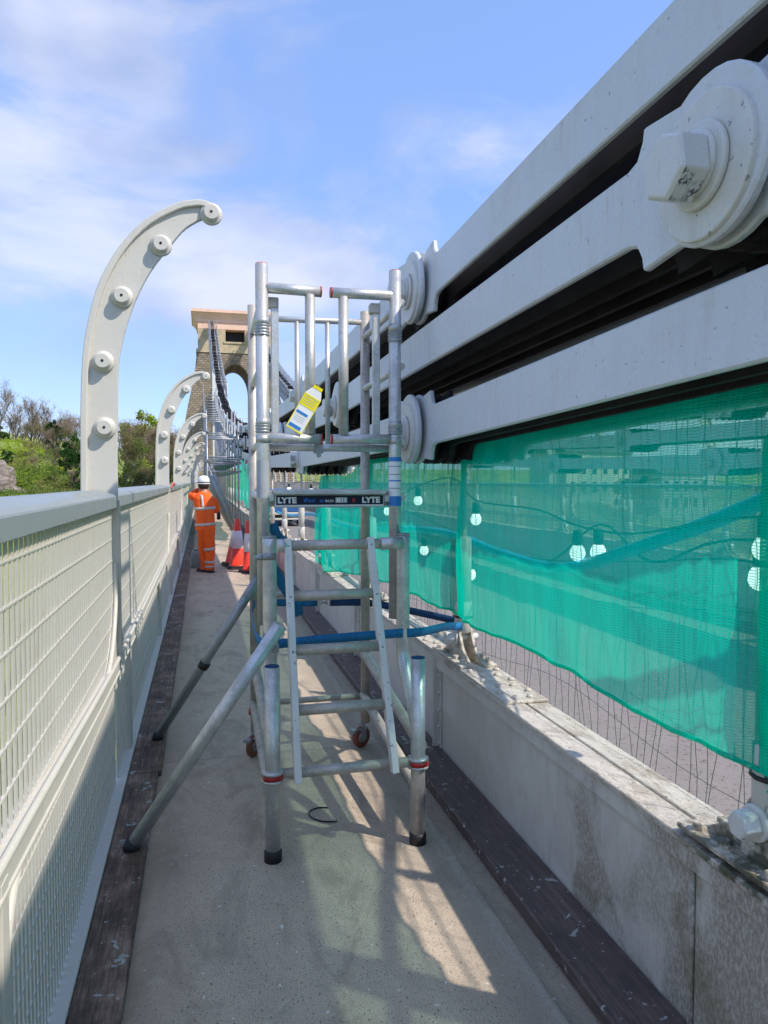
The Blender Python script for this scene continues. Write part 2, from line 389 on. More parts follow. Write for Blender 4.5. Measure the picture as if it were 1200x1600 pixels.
def net_mat():
    """woven debris netting: coverage of the weave, tinted by its fine threads"""
    m=bpy.data.materials.new('green_debris_netting'); m.use_nodes=True; t=m.node_tree; t.nodes.clear()
    co=coords(t); g=N(t,'ShaderNodeSeparateXYZ'); t.links.new(co,g.inputs[0])
    wv=mth(t,'MULTIPLY',mth(t,'SUBTRACT',nz(t,co,5,3),.5),.05)
    zz=mth(t,'ADD',g.outputs[2],wv)
    def lines(v,pitch,duty,soft=.12):
        fr=mth(t,'ABSOLUTE',mth(t,'SUBTRACT',mth(t,'FRACT',mth(t,'DIVIDE',v,pitch)),.5))
        return ramp(t,fr,[(duty/2,1),(duty/2+soft,0)])
    h=lines(zz,.0085,.45,.2); yy=mth(t,'ADD',g.outputs[1],mth(t,'MULTIPLY',wv,.6)); v=lines(yy,.021,.16,.1)
    cov=mth(t,'MAXIMUM',h,v)
    den=nz(t,coords(t,(1,1,.4)),3.2,4,.6,.6)
    cov2=mth(t,'ADD',mth(t,'MULTIPLY',cov,.36),ramp(t,den,[(.3,.33),(.7,.54)]))
    tr=N(t,'ShaderNodeBsdfTransparent'); tr.inputs[0].default_value=(.55,.86,.77,1)
    df=N(t,'ShaderNodeBsdfDiffuse'); df.inputs[0].default_value=(.002,.68,.48,1)
    tl=N(t,'ShaderNodeBsdfTranslucent'); tl.inputs[0].default_value=(.002,.80,.55,1)
    a=N(t,'ShaderNodeMixShader'); a.inputs[0].default_value=.42; t.links.new(df.outputs[0],a.inputs[1]); t.links.new(tl.outputs[0],a.inputs[2])
    s=N(t,'ShaderNodeMixShader'); t.links.new(cov2,s.inputs[0]); t.links.new(tr.outputs[0],s.inputs[1]); t.links.new(a.outputs[0],s.inputs[2])
    o=N(t,'ShaderNodeOutputMaterial'); t.links.new(s.outputs[0],o.inputs[0]); return m
M['net']=net_mat()
def greynet_mat():
    m=bpy.data.materials.new('pale_containment_netting'); m.use_nodes=True; t=m.node_tree; t.nodes.clear()
    tr=N(t,'ShaderNodeBsdfTransparent'); df=N(t,'ShaderNodeBsdfDiffuse'); df.inputs[0].default_value=(.36,.40,.47,1)
    s=N(t,'ShaderNodeMixShader'); s.inputs[0].default_value=.6; t.links.new(tr.outputs[0],s.inputs[1]); t.links.new(df.outputs[0],s.inputs[2])
    o=N(t,'ShaderNodeOutputMaterial'); t.links.new(s.outputs[0],o.inputs[0]); return m
M['greynet']=greynet_mat()
def globe_mat():
    m,t,b=newmat('lit_globe',.3); b.inputs['Base Color'].default_value=(.9,.92,.9,1)
    b.inputs['Emission Color'].default_value=(1,1,1,1); b.inputs['Emission Strength'].default_value=1.5; return m
M['globe']=globe_mat()
def masonry_mat():
    m,t,b=newmat('tower_masonry',.85); co=coords(t)
    sw=N(t,'ShaderNodeSeparateXYZ'); t.links.new(co,sw.inputs[0]); cb=N(t,'ShaderNodeCombineXYZ')
    t.links.new(mth(t,'ADD',sw.outputs[0],sw.outputs[1]),cb.inputs[0]); t.links.new(sw.outputs[2],cb.inputs[1])
    br=N(t,'ShaderNodeTexBrick'); t.links.new(cb.outputs[0],br.inputs[0]); br.inputs['Scale'].default_value=1.; br.inputs['Brick Width'].default_value=.62; br.inputs['Row Height'].default_value=.30
    br.inputs['Color1'].default_value=(.54,.42,.30,1); br.inputs['Color2'].default_value=(.29,.215,.155,1); br.inputs['Mortar'].default_value=(.17,.14,.115,1); br.inputs['Mortar Size'].default_value=.05
    c=mix(t,mth(t,'MULTIPLY',nz(t,co,.5,6,.65),.8),br.outputs[0],(.20,.17,.12))
    c=mix(t,ramp(t,nz(t,coords(t,(1,1,.25)),.9,6,.7),[(.52,0),(.66,.65)]),c,(.09,.08,.07))
    c=mix(t,ramp(t,nz(t,co,3,3),[(.62,0),(.72,.6)]),c,(.38,.27,.20))
    t.links.new(c,b.inputs['Base Color']); bump(t,b,br.outputs[1],.05,.6); return m
M['masonry']=masonry_mat()
M['ashlar']=plain('tower_ashlar',(.52,.42,.28),.8,var=.25,scale=1.2)
M['pink']=plain('pink_cornice_stone',(.86,.56,.42),.7,var=.08,scale=1.5)
def terrain_mat():
    m,t,b=newmat('hillside',.95); co=coords(t); g=N(t,'ShaderNodeNewGeometry'); s=N(t,'ShaderNodeSeparateXYZ'); t.links.new(g.outputs['Normal'],s.inputs[0])
    gr=ramp(t,nz(t,co,.13,8,.7),[(.30,(.07,.10,.025)),(.46,(.20,.26,.05)),(.60,(.34,.38,.07)),(.75,(.28,.22,.10))])
    rk=ramp(t,nz(t,coords(t,(1,1,2)),.25,9,.7),[(.3,(.20,.15,.13)),(.6,(.48,.38,.34)),(.8,(.60,.52,.48))])
    f=ramp(t,mth(t,'ADD',s.outputs[2],mth(t,'MULTIPLY',mth(t,'SUBTRACT',nz(t,co,.1,4),.5),.35)),[(.50,1),(.60,0)])
    t.links.new(mix(t,f,gr,rk),b.inputs['Base Color']); bump(t,b,nz(t,co,1.2,8,.75),.6,.8); return m
M['terrain']=terrain_mat()
def rock_mat():
    m,t,b=newmat('limestone',.9); co=coords(t); sg=coords(t,(1,1,3.2),(.3,.2,0))
    c=ramp(t,nz(t,sg,.9,9,.7),[(.30,(.10,.08,.07)),(.48,(.27,.22,.19)),(.62,(.42,.35,.31)),(.8,(.52,.46,.41))])
    c=mix(t,ramp(t,nz(t,co,1.1,5,.6),[(.55,0),(.66,.7)]),c,(.13,.15,.05))
    t.links.new(c,b.inputs['Base Color']); bump(t,b,nz(t,sg,2.2,9,.75),.35,.9); return m
M['rock']=rock_mat()
def leafm(name,c,tr=.35):
    m=bpy.data.materials.new(name); m.use_nodes=True; t=m.node_tree; t.nodes.clear(); co=coords(t)
    cl=ramp(t,nz(t,co,.55,4,.7),[(.3,tuple(x*.55 for x in c)),(.55,c),(.75,tuple(min(1,x*1.6) for x in c))])
    d=N(t,'ShaderNodeBsdfDiffuse'); l=N(t,'ShaderNodeBsdfTranslucent'); t.links.new(cl,d.inputs[0]); t.links.new(cl,l.inputs[0])
    s=N(t,'ShaderNodeMixShader'); s.inputs[0].default_value=tr; t.links.new(d.outputs[0],s.inputs[1]); t.links.new(l.outputs[0],s.inputs[2])
    o=N(t,'ShaderNodeOutputMaterial'); t.links.new(s.outputs[0],o.inputs[0]); return m
M['twig']=leafm('bare_twigs',(.30,.235,.175),.1); M['bark']=plain('grey_bark',(.20,.17,.13),.9,var=.3,scale=2)
M['lgreen']=leafm('spring_leaf',(.32,.42,.05)); M['dgreen']=leafm('evergreen_leaf',(.045,.10,.028)); M['mgreen']=leafm('mid_leaf',(.14,.205,.045)); M['olive']=leafm('olive_leaf',(.27,.245,.10))
M['water']=plain('river_water',(.12,.10,.07),.2)
M['stucco']=plain('cream_stucco',(.62,.55,.44),.8,var=.08,scale=.5); M['stucco2']=plain('grey_stucco',(.50,.48,.45),.8,var=.08,scale=.5); M['slate']=plain('slate_roof',(.11,.11,.125),.7)
M['pane']=plain('dark_pane',(.03,.035,.04),.15)
M['wire']=plain('dark_wire',(.012,.022,.018),.5)

# ================================================================ setting
Y0,Y1=-7.,103.
# footway, with a slightly recessed gutter on the right
b=MB()
b.box(-.27,1.10,Y0,Y1,-.10,0); 
fo=b.build('footway',M['deck']); tag(fo,kind='structure')
b=MB(); b.box(1.10,1.60,Y0,Y1,-.14,-.015); tag(b.build('gutter',M['deck']),kind='structure')
b=MB(); b.box(1.60,7.15,Y0,112,-.5,-.2); tag(b.build('road',M['road']),kind='structure')
b=MB(); b.box(7.15,9.25,Y0,Y1,-.12,-.02); tag(b.build('far_footway',M['deck']),kind='structure')
b=MB(); b.box(-14,24,112.1,180,-.7,-.21); tag(b.build('approach_road',M['road']),kind='structure')
# timber kerb boards along the parapet
kb=empty('timber_kerb',(-.35,0,0)); tag(kb,'worn brown timber kerb boards laid end to end under the white parapet','kerb')
y=-1.4; k=0
while y<60:
    L=2.9 if k!=2 else 2.9
    if k==0: L=5.76-.0
    y2=y+L
    w=.255+rnd.uniform(-.012,.014) if k else .262
    b=MB(); b.box(-.425-.35*0,-w,y+.004,y2-.004,-.06,.030+rnd.uniform(-.004,.006))
    o=b.build('board',M['timber'],None,.004); o.parent=kb; o.location=(.35,0,0)
    y=y2; k+=1
# dark board along the girder
db=MB()
db.box(1.200,1.424,-6,60,-.010,.052); o=db.build('edge_board',M['darkboard'],None,.008)
tag(o,'wide dark board with paint splats lying against the foot of the steel girder','board')

# ---------------------------------------------------------------- terrain
def sstep(a,b,x):
    t=max(0,min(1,(x-a)/(b-a))); return t*t*(3-2*t)
def hgt(x,y):
    far=sstep(48,112,y-0.12*abs(x)*(1 if x<0 else .3))
    top=-1.5
    if x<-6: top+=sstep(-7,-34,x)*11.5*sstep(118,160,y)+sstep(-34,-120,x)*8
    if x<-6: top+=sstep(-10,-18,x)*0
    if x>20: top+=-1-6*sstep(20,120,x)*sstep(400,150,y)
    top+=sstep(190,600,y)*14
    n=noise.fractal(Vector((x*.02,y*.02,3)),1,2,5)*7*far*sstep(0,25,abs(x-4.5)) if y<400 else 0
    near=sstep(-40,-90,y)
    z=-75+(75+top)*far+n
    z=max(z,-75+73*near)
    side=sstep(70,260,x)
    z=z+(-20-z)*side*(1-far)*.6
    return z
def axis_pts(lo,hi,c0,c1,fine,coarse):
    p=[];x=lo
    while x<hi:
        p.append(x); x+= fine if c0<=x<c1 else coarse
    p.append(hi); return p
xs=axis_pts(-1500,1500,-110,160,2.5,45); ys=axis_pts(-600,3000,60,240,2.5,50)
b=MB(); vs=[(x,y,hgt(x,y)) for y in ys for x in xs]; nx=len(xs)
b.add(vs,[(j*nx+i,j*nx+i+1,(j+1)*nx+i+1,(j+1)*nx+i) for j in range(len(ys)-1) for i in range(nx-1)],True)
tag(b.build('terrain',M['terrain']),kind='structure')
b=MB(); b.box(-1500,1500,-60,48,-76,-73.5); tag(b.build('river',M['water']),kind='structure')

# ---------------------------------------------------------------- near parapet
par=empty('parapet',(-.5,0,0)); tag(par,'long cream painted steel parapet with slotted infill on the left side of the footway','railing')
P0=(.5,0,0)   # part meshes are written in scene coordinates and shifted onto the empty
def pb(mb,name,mat,bevel=0):
    o=mb.build(name,mat,par,bevel); o.location=P0; return o
HY=4.27; HP=6.5
hooks=[HY+HP*k for k in range(0,15)]
RZ=.70
cap=[(-.450,1.555),(-.450,1.618),(-.470,1.632),(-.55,1.650),(-.63,1.650),(-.665,1.63),(-.665,1.57),(-.60,1.555)]
ysg=[-6]+hooks+[hooks[-1]+3]
for i in range(len(ysg)-1):
    a,c=ysg[i]+.032,ysg[i+1]-.032
    b=MB(); b.prism(cap,a,c,'Y'); pb(b,'handrail',M['fascia'],.004)
# mid rail with deep fillets, upper posts and lower posts
def rz(y): return RZ+.10*sstep0(4.15,1.5,y)
def sstep0(a,b,x):
    t=max(0,min(1,(x-a)/(b-a))); return t*t*(3-2*t)*.5+t*.5
def fillet_poly(yc,z,r,sy,sz,hw):
    """solid corner between a post (edge at yc+sy*hw) and the rail (edge at z)"""
    pts=[(yc+sy*hw,z)]
    for k in range(13):
        a=R(90)*k/12
        pts.append((yc+sy*(hw+r-r*math.sin(a)),z+sz*(r-r*math.cos(a))))
    return pts
for i,yh in enumerate([HY-HP]+hooks):
    b=MB(); b.box(-.525,-.440,yh-.03,yh+.03,RZ,1.60)
    for sy in(-1,1): b.prism(fillet_poly(yh,RZ+.034,.52 if sy<0 else .36,sy,1,.03),-.505,-.462,'X')
    # raised lip that follows the fillet
    for sy in (-1,1):
        pth=[Vector((-.462,p[0],p[1])) for p in fillet_poly(yh,RZ+.034,.52 if sy<0 else .36,sy,1,.03)[1:]]
        b.sweep(pth,.0125,8)
    pb(b,'upper_post',M['cream'],.003)
lows=[1.80+HP*k for k in range(-1,15)]
for yl in lows:
    RZL=rz(yl); b=MB(); b.box(-.52,-.445,yl-.03,yl+.03,0.04,RZL)
    for sy in(-1,1):
        b.prism(fillet_poly(yl,RZL-.036,.28,sy,-1,.03),-.50,-.463,'X')
        b.sweep([Vector((-.463,p[0],p[1])) for p in fillet_poly(yl,RZL-.036,.28,sy,-1,.03)[1:]],.013,6)
    pb(b,'lower_post',M['cream'],.003)
b=MB(); yy=[-6]+[i*.25 for i in range(1,18)]+[100]; vs=[]
for y in yy: vs+=[(-.512,y,rz(y)-.035),(-.447,y,rz(y)-.035),(-.447,y,rz(y)+.035),(-.512,y,rz(y)+.035)]
b.add(vs,[(i*4+k,i*4+(k+1)%4,i*4+4+(k+1)%4,i*4+4+k) for i in range(len(yy)-1) for k in range(4)]+[(0,1,2,3),tuple(len(vs)-4+k for k in(3,2,1,0))])
pb(b,'mid_rail',M['cream'],.004)
for e,rr_ in ((.036,.0125),(-.036,.009)):
    b=MB(); b.sweep([(-.450,y,rz(y)+e) for y in yy],rr_,8); pb(b,'rail_bead',M['cream'])
b=MB(); b.box(-.51,-.428,-6,100,.0,.035); pb(b,'bottom_rail',M['cream'],.004)
for yl in [4.84+HP*k for k in range(0,14)]:
    b=MB(); b.box(-.505,-.447,yl-.045,yl-.012,.036,RZ-.03); b.box(-.505,-.447,yl+.012,yl+.045,.036,RZ-.03); pb(b,'panel_joint',M['cream'],.002)
def infill(mb,y0,y1,z0,z1,pitch,wy,hp,xc=-.482,wx=.022):
    f0=z0 if callable(z0) else (lambda y:z0); f1=z1 if callable(z1) else (lambda y:z1)
    n=int((y1-y0)/pitch)
    for i in range(n+1):
        y=y0+(i+.5)*pitch
        if y>y1: break
        mb.box(xc-wx/2,xc+wx/2,y-wy/2,y+wy/2,f0(y),f1(y))
    z=1.50 if f1(y1)>1 else RZ-.06
    while z>.06:
        ya=y0
        while f0(ya)>z and ya<y1: ya+=.05
        if ya<y1 and f0(y1)<z: mb.box(xc-wx/2-.002,xc+wx/2+.0022,ya,y1,z-.003,z+.003)
        z-=hp
for i in range(len(ysg)-1):
    a,c=ysg[i]+.035,ysg[i+1]-.035
    if i>9: 
        b=MB(); b.box(-.49,-.47,a,c,RZ+.03,1.56); pb(b,'infill_panel',M['cream']); 
        b=MB(); b.box(-.49,-.47,a,c,.036,RZ-.03); pb(b,'lower_infill',M['cream']); continue
    p=.056 if i<4 else .06
    b=MB(); infill(b,a,c,(lambda y:rz(y)+.02),1.56,p,.023 if i<3 else .03,.115,wx=.006); pb(b,'infill_panel',M['cream'])
    b=MB(); infill(b,a,c,.03,(lambda y:rz(y)-.02),.044 if i<4 else .05,.024 if i<4 else .036,.10,wx=.006); pb(b,'lower_infill',M['cream'])
# ---- curved arms over the parapet
OUT=[(-.634,1.60),(-.630,1.85),(-.627,2.087),(-.613,2.361),(-.58,2.568),(-.519,2.776),(-.411,2.971),(-.277,3.119),(-.125,3.212),(-.05,3.236),(.012,3.245),(.06,3.232)]
INN=[(-.45,1.60),(-.449,1.85),(-.444,2.091),(-.434,2.334),(-.401,2.508),(-.343,2.684),(-.264,2.844),(-.172,2.972),(-.092,3.076),(-.03,3.125),(.014,3.150),(.03,3.155)]
def make_arm():
    r=empty('curved_bracket',(0,0,0))
    o2=[(p.x,p.y) for p in smooth_path([(x,z,0) for x,z in OUT],3)]; i2=[(p.x,p.y) for p in smooth_path([(x,z,0) for x,z in INN],3)]
    n=len(o2); b=MB()
    for y0,y1 in ((-.018,.018),):
        vs=[(x,y,z) for y in(y0,y1) for x,z in o2]+[(x,y,z) for y in (y0,y1) for x,z in i2]
        A,B,C,D=0,n,2*n,3*n; fs=[]
        for i in range(n-1):
            fs+=[(A+i,A+i+1,C+i+1,C+i),(B+i,D+i,D+i+1,B+i+1),(A+i,B+i,B+i+1,A+i+1),(C+i,C+i+1,D+i+1,D+i)]
        fs+=[(A,C,D,B),(A+n-1,B+n-1,D+n-1,C+n-1)]
        b.add(vs,fs)
    b.lathe([(.046,-.022),(.05,-.018),(.05,.018),(.046,.022)],'Y',(.063,0,3.176),20)
    b.build('arm_plate',M['cream'],r,.004)
    # outer flange rib, wider than the web, along the back of the arm
    b=MB(); vs=[]; m=len(o2)
    for i,(x,z) in enumerate(o2):
        t=Vector((o2[min(i+1,m-1)][0]-o2[max(i-1,0)][0],0,o2[min(i+1,m-1)][1]-o2[max(i-1,0)][1])).normalized(); nn=Vector((t.z,0,-t.x))
        p=Vector((x,0,z)); q=p+nn*.032
        vs+=[p-nn*.003+Vector((0,-.042,0)),p-nn*.003+Vector((0,.042,0)),q+Vector((0,.042,0)),q+Vector((0,-.042,0))]
    fs=[(0,1,2,3),tuple((m-1)*4+k for k in(3,2,1,0))]
    for i in range(m-1):
        for k in range(4): fs.append((i*4+k,i*4+4+k,i*4+4+(k+1)%4,i*4+(k+1)%4))
    b.add(vs,fs); b.build('rib',M['cream'],r,.006,2)
    for (x,z),s in zip([(.063,3.176),(-.205,2.985),(-.41,2.695),(-.512,2.344),(-.508,1.989)],[1.05,1,1,1,1]):
        b=MB(); b.lathe([(.058*s,-.018),(.058*s,-.030),(.052*s,-.036),(.044*s,-.038),(.042*s,-.062),(.036*s,-.070)],'Y',(x,0,z),20)
        w=b.build('roller_boss',M['cream'],r)
        b=MB(); b.lathe([(.0075,-.069),(.0075,-.0715)],'Y',(x,0,z),10); b.build('bolt_hole',M['blackpl'],w)
    return r
arm0=make_arm()
for i,yh in enumerate(hooks):
    a=arm0 if i==0 else copy_tree(arm0); a.location=(0,yh,0)
    lab='nearest and largest curved white arm with five round bosses rising above the left parapet' if i==0 else (ORD[i]+' curved white arm from the camera in the row above the left parapet')
    tag(a,lab,'bracket','curved arms above the left parapet')

# ---------------------------------------------------------------- edge girder
def make_girder():
    r=empty('edge_girder',(1.5,0,0))
    def p(mb,name,mat,bev=0): o=mb.build(name,mat,r,bev); o.location=(-1.5,0,0); return o
    b=MB(); b.box(1.424,1.445,Y0,100,-.15,.60); p(b,'web',M['girder'])
    b=MB(); b.box(1.558,1.578,Y0,100,-.25,.60); p(b,'rear_web',M['girder'])
    b=MB(); b.box(1.398,1.424,Y0,100,.545,.612); b.box(1.578,1.60,Y0,100,.545,.612); p(b,'flange_angle',M['girder'],.003)
    b=MB(); b.box(1.385,1.493,Y0,100,.612,.636); b.box(1.505,1.612,Y0,100,.612,.634); p(b,'top_flange',M['flange'],.004)
    b=MB(); b.box(1.4935,1.5035,Y0,100,.55,.59); p(b,'flange_joint',M['asphaltdark'])
    for k in range(0,16):
        hy=-.8+2.45*k
        for dy in (.22,):
            b=MB(); y=hy+dy
            if k==1:
                b.box(1.412,1.4235,y-.45,y-.014,-.02,.545); b.sweep([(1.414,y,-.02),(1.412,y,.2),(1.413,y,.545)],.011,8)
                o=p(b,'web_splice',M['girder'],.003); continue
            b.box(1.378,1.423,y-.006,y+.006,-.02,.60); b.box(1.412,1.4235,y-.05,y+.05,-.02,.545)
            o=p(b,'stiffener',M['girder'],.003)
            if k<6:
                b=MB()
                for z in [0.08+.105*q for q in range(5)]:
                    b.lathe([(.016,.0),(.015,-.008),(.008,-.013)],'X',(1.412,y-.03,z),10)
                q=b.build('rivets',M['girder'],o)
    for k in range(-1,12):
        yc=4.1+4.9*k
        if k==-1: continue
        b=MB(); b.box(1.388,1.610,yc-.88,yc+.88,.6362,.650); o=p(b,'cover_plate',M['flange'],.003)
        if k<5:
            b=MB()
            for i in range(17):
                y=yc-.83+i*.104
                if abs(y-yc-.05)<.30: continue
                for x in ((1.422,1.578) if i%2 else (1.462,1.540)):
                    b.lathe([(.019,.65),(.0175,.657),(.012,.663),(.004,.6655)],'Z',(x,y,0),10)
            b.build('rivets',M['flange'],o)
    return r
gd=make_girder(); tag(gd,'low grimy white riveted steel girder between footway and road with moss and flaking paint','girder')

# ---------------------------------------------------------------- suspension chains
CA=.00223
def cz(y,base): return base+CA*((y-7.6)**2-(4.05-7.6)**2)
def link_poly(L,r0=.198,hb=.105):
    """eyebar outline in (along, up): head, shoulder, bar, shoulder, head"""
    def end(s,x0):
        pts=[]
        pts.append((x0-s*.33,hb)); pts.append((x0-s*.285,hb+.012)); pts.append((x0-s*.262,hb+.05)); pts.append((x0-s*.255,hb+.085))
        for a in range(120,-121,-12):
            pts.append((x0+s*math.cos(R(a))*r0*1.02,math.sin(R(a))*r0))
        pts.append((x0-s*.255,-hb-.085)); pts.append((x0-s*.262,-hb-.05)); pts.append((x0-s*.285,-hb-.012)); pts.append((x0-s*.33,-hb))
        return pts
    a=end(1,L); c=end(-1,0)
    return a+c[::-1][:] if False else a+[(x,z) for x,z in c[::-1]]
def make_chain(name,base,joint0,label,ymax=103.5,slots=12):
    r=empty(name,(1.15,joint0,cz(joint0,base))); tag(r,label,'chain')
    off=r.location.copy()
    k=-1 if joint0>3 else -1
    js=[]
    y=joint0-4.9*2
    while y<ymax: js.append(y); y+=4.9
    js.append(ymax)
    for i in range(len(js)-1):
        a=Vector((0,js[i],cz(js[i],base))); c=Vector((0,js[i+1],cz(js[i+1],base)))
        if js[i]>75: pass
        d=(c-a); L=d.length; ang=math.atan2(d.z,d.y)
        poly=link_poly(L)
        far=js[i]>30
        par_=i%2
        for grp in ('face','inner'):
            b=MB()
            n=slots
            for q in range(n):
                if q%2!=par_ and not (q==0 or q==n-1) : continue
                x0=1.15+.055*q
                isface=(q==0 or q==n-1 or (q==1 and par_==1) or (q==n-2 and par_==0))
                # the two links at a joint interleave; outermost plates butt side by side in depth
                if q==0 and par_==1: continue
                if q==n-1 and par_==0: continue
                if (grp=='face')!=isface: continue
                thick=.026
                b.prism([(y_,z_) for y_,z_ in poly],x0,x0+thick,'X')
            if not b.v: continue
            o=b.build('link_plates' if grp=='face' else 'inner_plates',M['chain'] if grp=='face' else M['chaindark'],r,.006 if (grp=='face' and not far) else 0)
            o.rotation_euler=(ang,0,0); o.location=Vector((0,js[i],cz(js[i],base)))-Vector((1.15,joint0,off.z))+Vector((1.15,0,0)); o.location.x=-1.15
        if i>0 :
            yj,zj=js[i],cz(js[i],base)
            x=1.15+ (0 if True else .058)
            o=None
            lc=Vector((0,yj,zj))-Vector((0,joint0,off.z))
            seg=28 if yj<12 else 12
            b=MB(); b.lathe([(.168,.04),(.168,-.010),(.164,-.014)],'X',(0,0,0),seg)
            if par_==0 or True:
                b.lathe([(.100,-.016),(.100,-.027),(.096,-.031)],'X',(0,0,0),seg); b.lathe([(.078,-.030),(.078,-.040),(.073,-.045)],'X',(0,0,0),seg)
            o=b.build('pin_washer',M['nut'],r,.002 if yj<12 else 0); o.location=lc+Vector((0,0,-.022))
            b=MB(); b.hexa((0,0,-.010),.082,-.045,-.118,'X',R(20)); q=b.build('pin_nut',M['nutchip'],o,.003 if yj<12 else 0)
            if yj<20:
                b=MB(); b.tube((.66,0,0),(.75,0,0),.08,14); b.build('rear_nut',M['nut'],o)
    return r
chains=[make_chain('suspension_chain',2.79,4.05,'topmost of the three thick pale grey plate chains along the right side'),
        make_chain('suspension_chain',2.40,1.52,'middle of the three pale grey plate chains, its big nut near the upper right corner'),
        make_chain('suspension_chain',2.00,4.10,'lowest of the three pale grey plate chains, just above the green netting')]

# ---------------------------------------------------------------- hangers
HK=[1.66+2.45*k for k in range(0,40)]
def make_hanger():
    r=empty('hanger_rod',(0,0,0))
    b=MB(); b.tube((0,0,.78),(0,0,2.05),.017,12); b.build('rod',M['cream'],r)
    b=MB(); b.lathe([(.030,.985),(.047,1.0),(.047,1.36),(.030,1.375)],'Z',(0,0,0),16); b.lathe([(.040,.80),(.053,.81),(.053,.985),(.045,.99)],'Z',(0,0,0),16)
    b.build('turnbuckle_sleeve',M['cream'],r)
    for sx in(-1,1):
        b=MB(); po=[(-.26,.655),(.26,.655),(.20,.675),(.10,.73),(.055,.80),(.03,.835),(-.03,.835),(-.055,.80),(-.10,.73),(-.20,.675)]
        b.prism(po,sx*.028,sx*.046,'X'); b.box(min(sx*.03,sx*.11),max(sx*.03,sx*.11),-.26,.26,.651,.668)
        o=b.build('gusset_plate',M['flange'],r,.003)
        for y in(-.2,-.09,.09,.2):
            b=MB(); b.hexa((sx*.078,y,0),.019,.668,.690,'Z',.3+y); b.build('foot_bolt',M['flange'],o,.002)
    b=MB(); b.lathe([(.05,-.046),(.05,-.062)],'X',(0,0,.775),18); b.tube((-.09,0,.775),(.09,0,.775),.02,10); b.hexa((0,0,.775),.040,-.062,-.115,'X',.1); b.build('clevis_bolt',M['nut'],r,.002)
    return r
def make_farhanger():
    r=empty('hanger_rod',(0,0,0)); b=MB(); b.tube((0,0,.64),(0,0,1),.022,6); b.build('rod',M['cream'],r)
    b=MB(); b.tube((0,0,.78),(0,0,1.3),.048,8); b.build('turnbuckle_sleeve',M['cream'],r); return r
h0=make_hanger(); fh=None
hanger_objs=[]
for i,hy in enumerate(HK):
    if hy<16:
        h=h0 if i==0 else copy_tree(h0); h.location=(1.5,hy,0)
    else:
        h=empty('hanger_rod',(1.5,hy,0)); zt=cz(hy,2.0)
        b=MB(); b.tube((0,0,.64),(0,0,zt),.02,6); b.build('rod',M['cream'],h)
        if hy<45: b=MB(); b.tube((0,0,.78),(0,0,1.35),.05,8); b.build('turnbuckle_sleeve',M['cream'],h)
    hanger_objs.append(h)
    nm={0:'white hanger rod wrapped in green netting at the right edge, mossy bracket at its foot',
        1:'white hanger rod and bracket with the blue strap looped round its foot',2:'hanger rod with pale bracket just right of the ladder behind the green netting',3:'hanger rod at the far end of the long green netting',
        4:'thick cream hanger sleeve seen below the navy sticker, the wider of two',5:'thinner cream hanger sleeve seen below the navy sticker, beside the wider one'}
    if i in nm: tag(h,nm[i],'rod','hanger rods along the near girder')
    else: tag(h,ORD[i]+' hanger rod from the camera along the near girder, beyond the podium','rod','hanger rods along the near girder')

# ---------------------------------------------------------------- far side of the bridge (mirror about the road's middle)
MX=8.75
def mirror(o,loc=None):
    c=copy_tree(o); c.location.x=MX-o.location.x; c.scale.x=-1; return c
tag(mirror(gd),'low white steel girder on the far side of the road','girder')
for c,l in zip(chains,('topmost','middle','lowest')):
    tag(mirror(c),l+' plate chain on the far side of the road behind the green netting','chain')
tag(mirror(par),'cream parapet on the far side of the road, seen through green netting','railing')
for i,yh in enumerate(hooks):
    a=copy_tree(arm0); a.scale.x=-1; a.location=(MX,yh+1.2,0)
    tag(a,FO[i]+' curved white arm of the far parapet across the road, behind green netting','bracket','curved arms above the far parapet')
for i,h in enumerate(hanger_objs):
    if HK[i]<4 or HK[i]>60: continue
    a=mirror(h); a.location.x=MX-1.5; tag(a,ORD[i-1]+' hanger rod from the camera on the far girder across the road','rod','hanger rods of the far side')

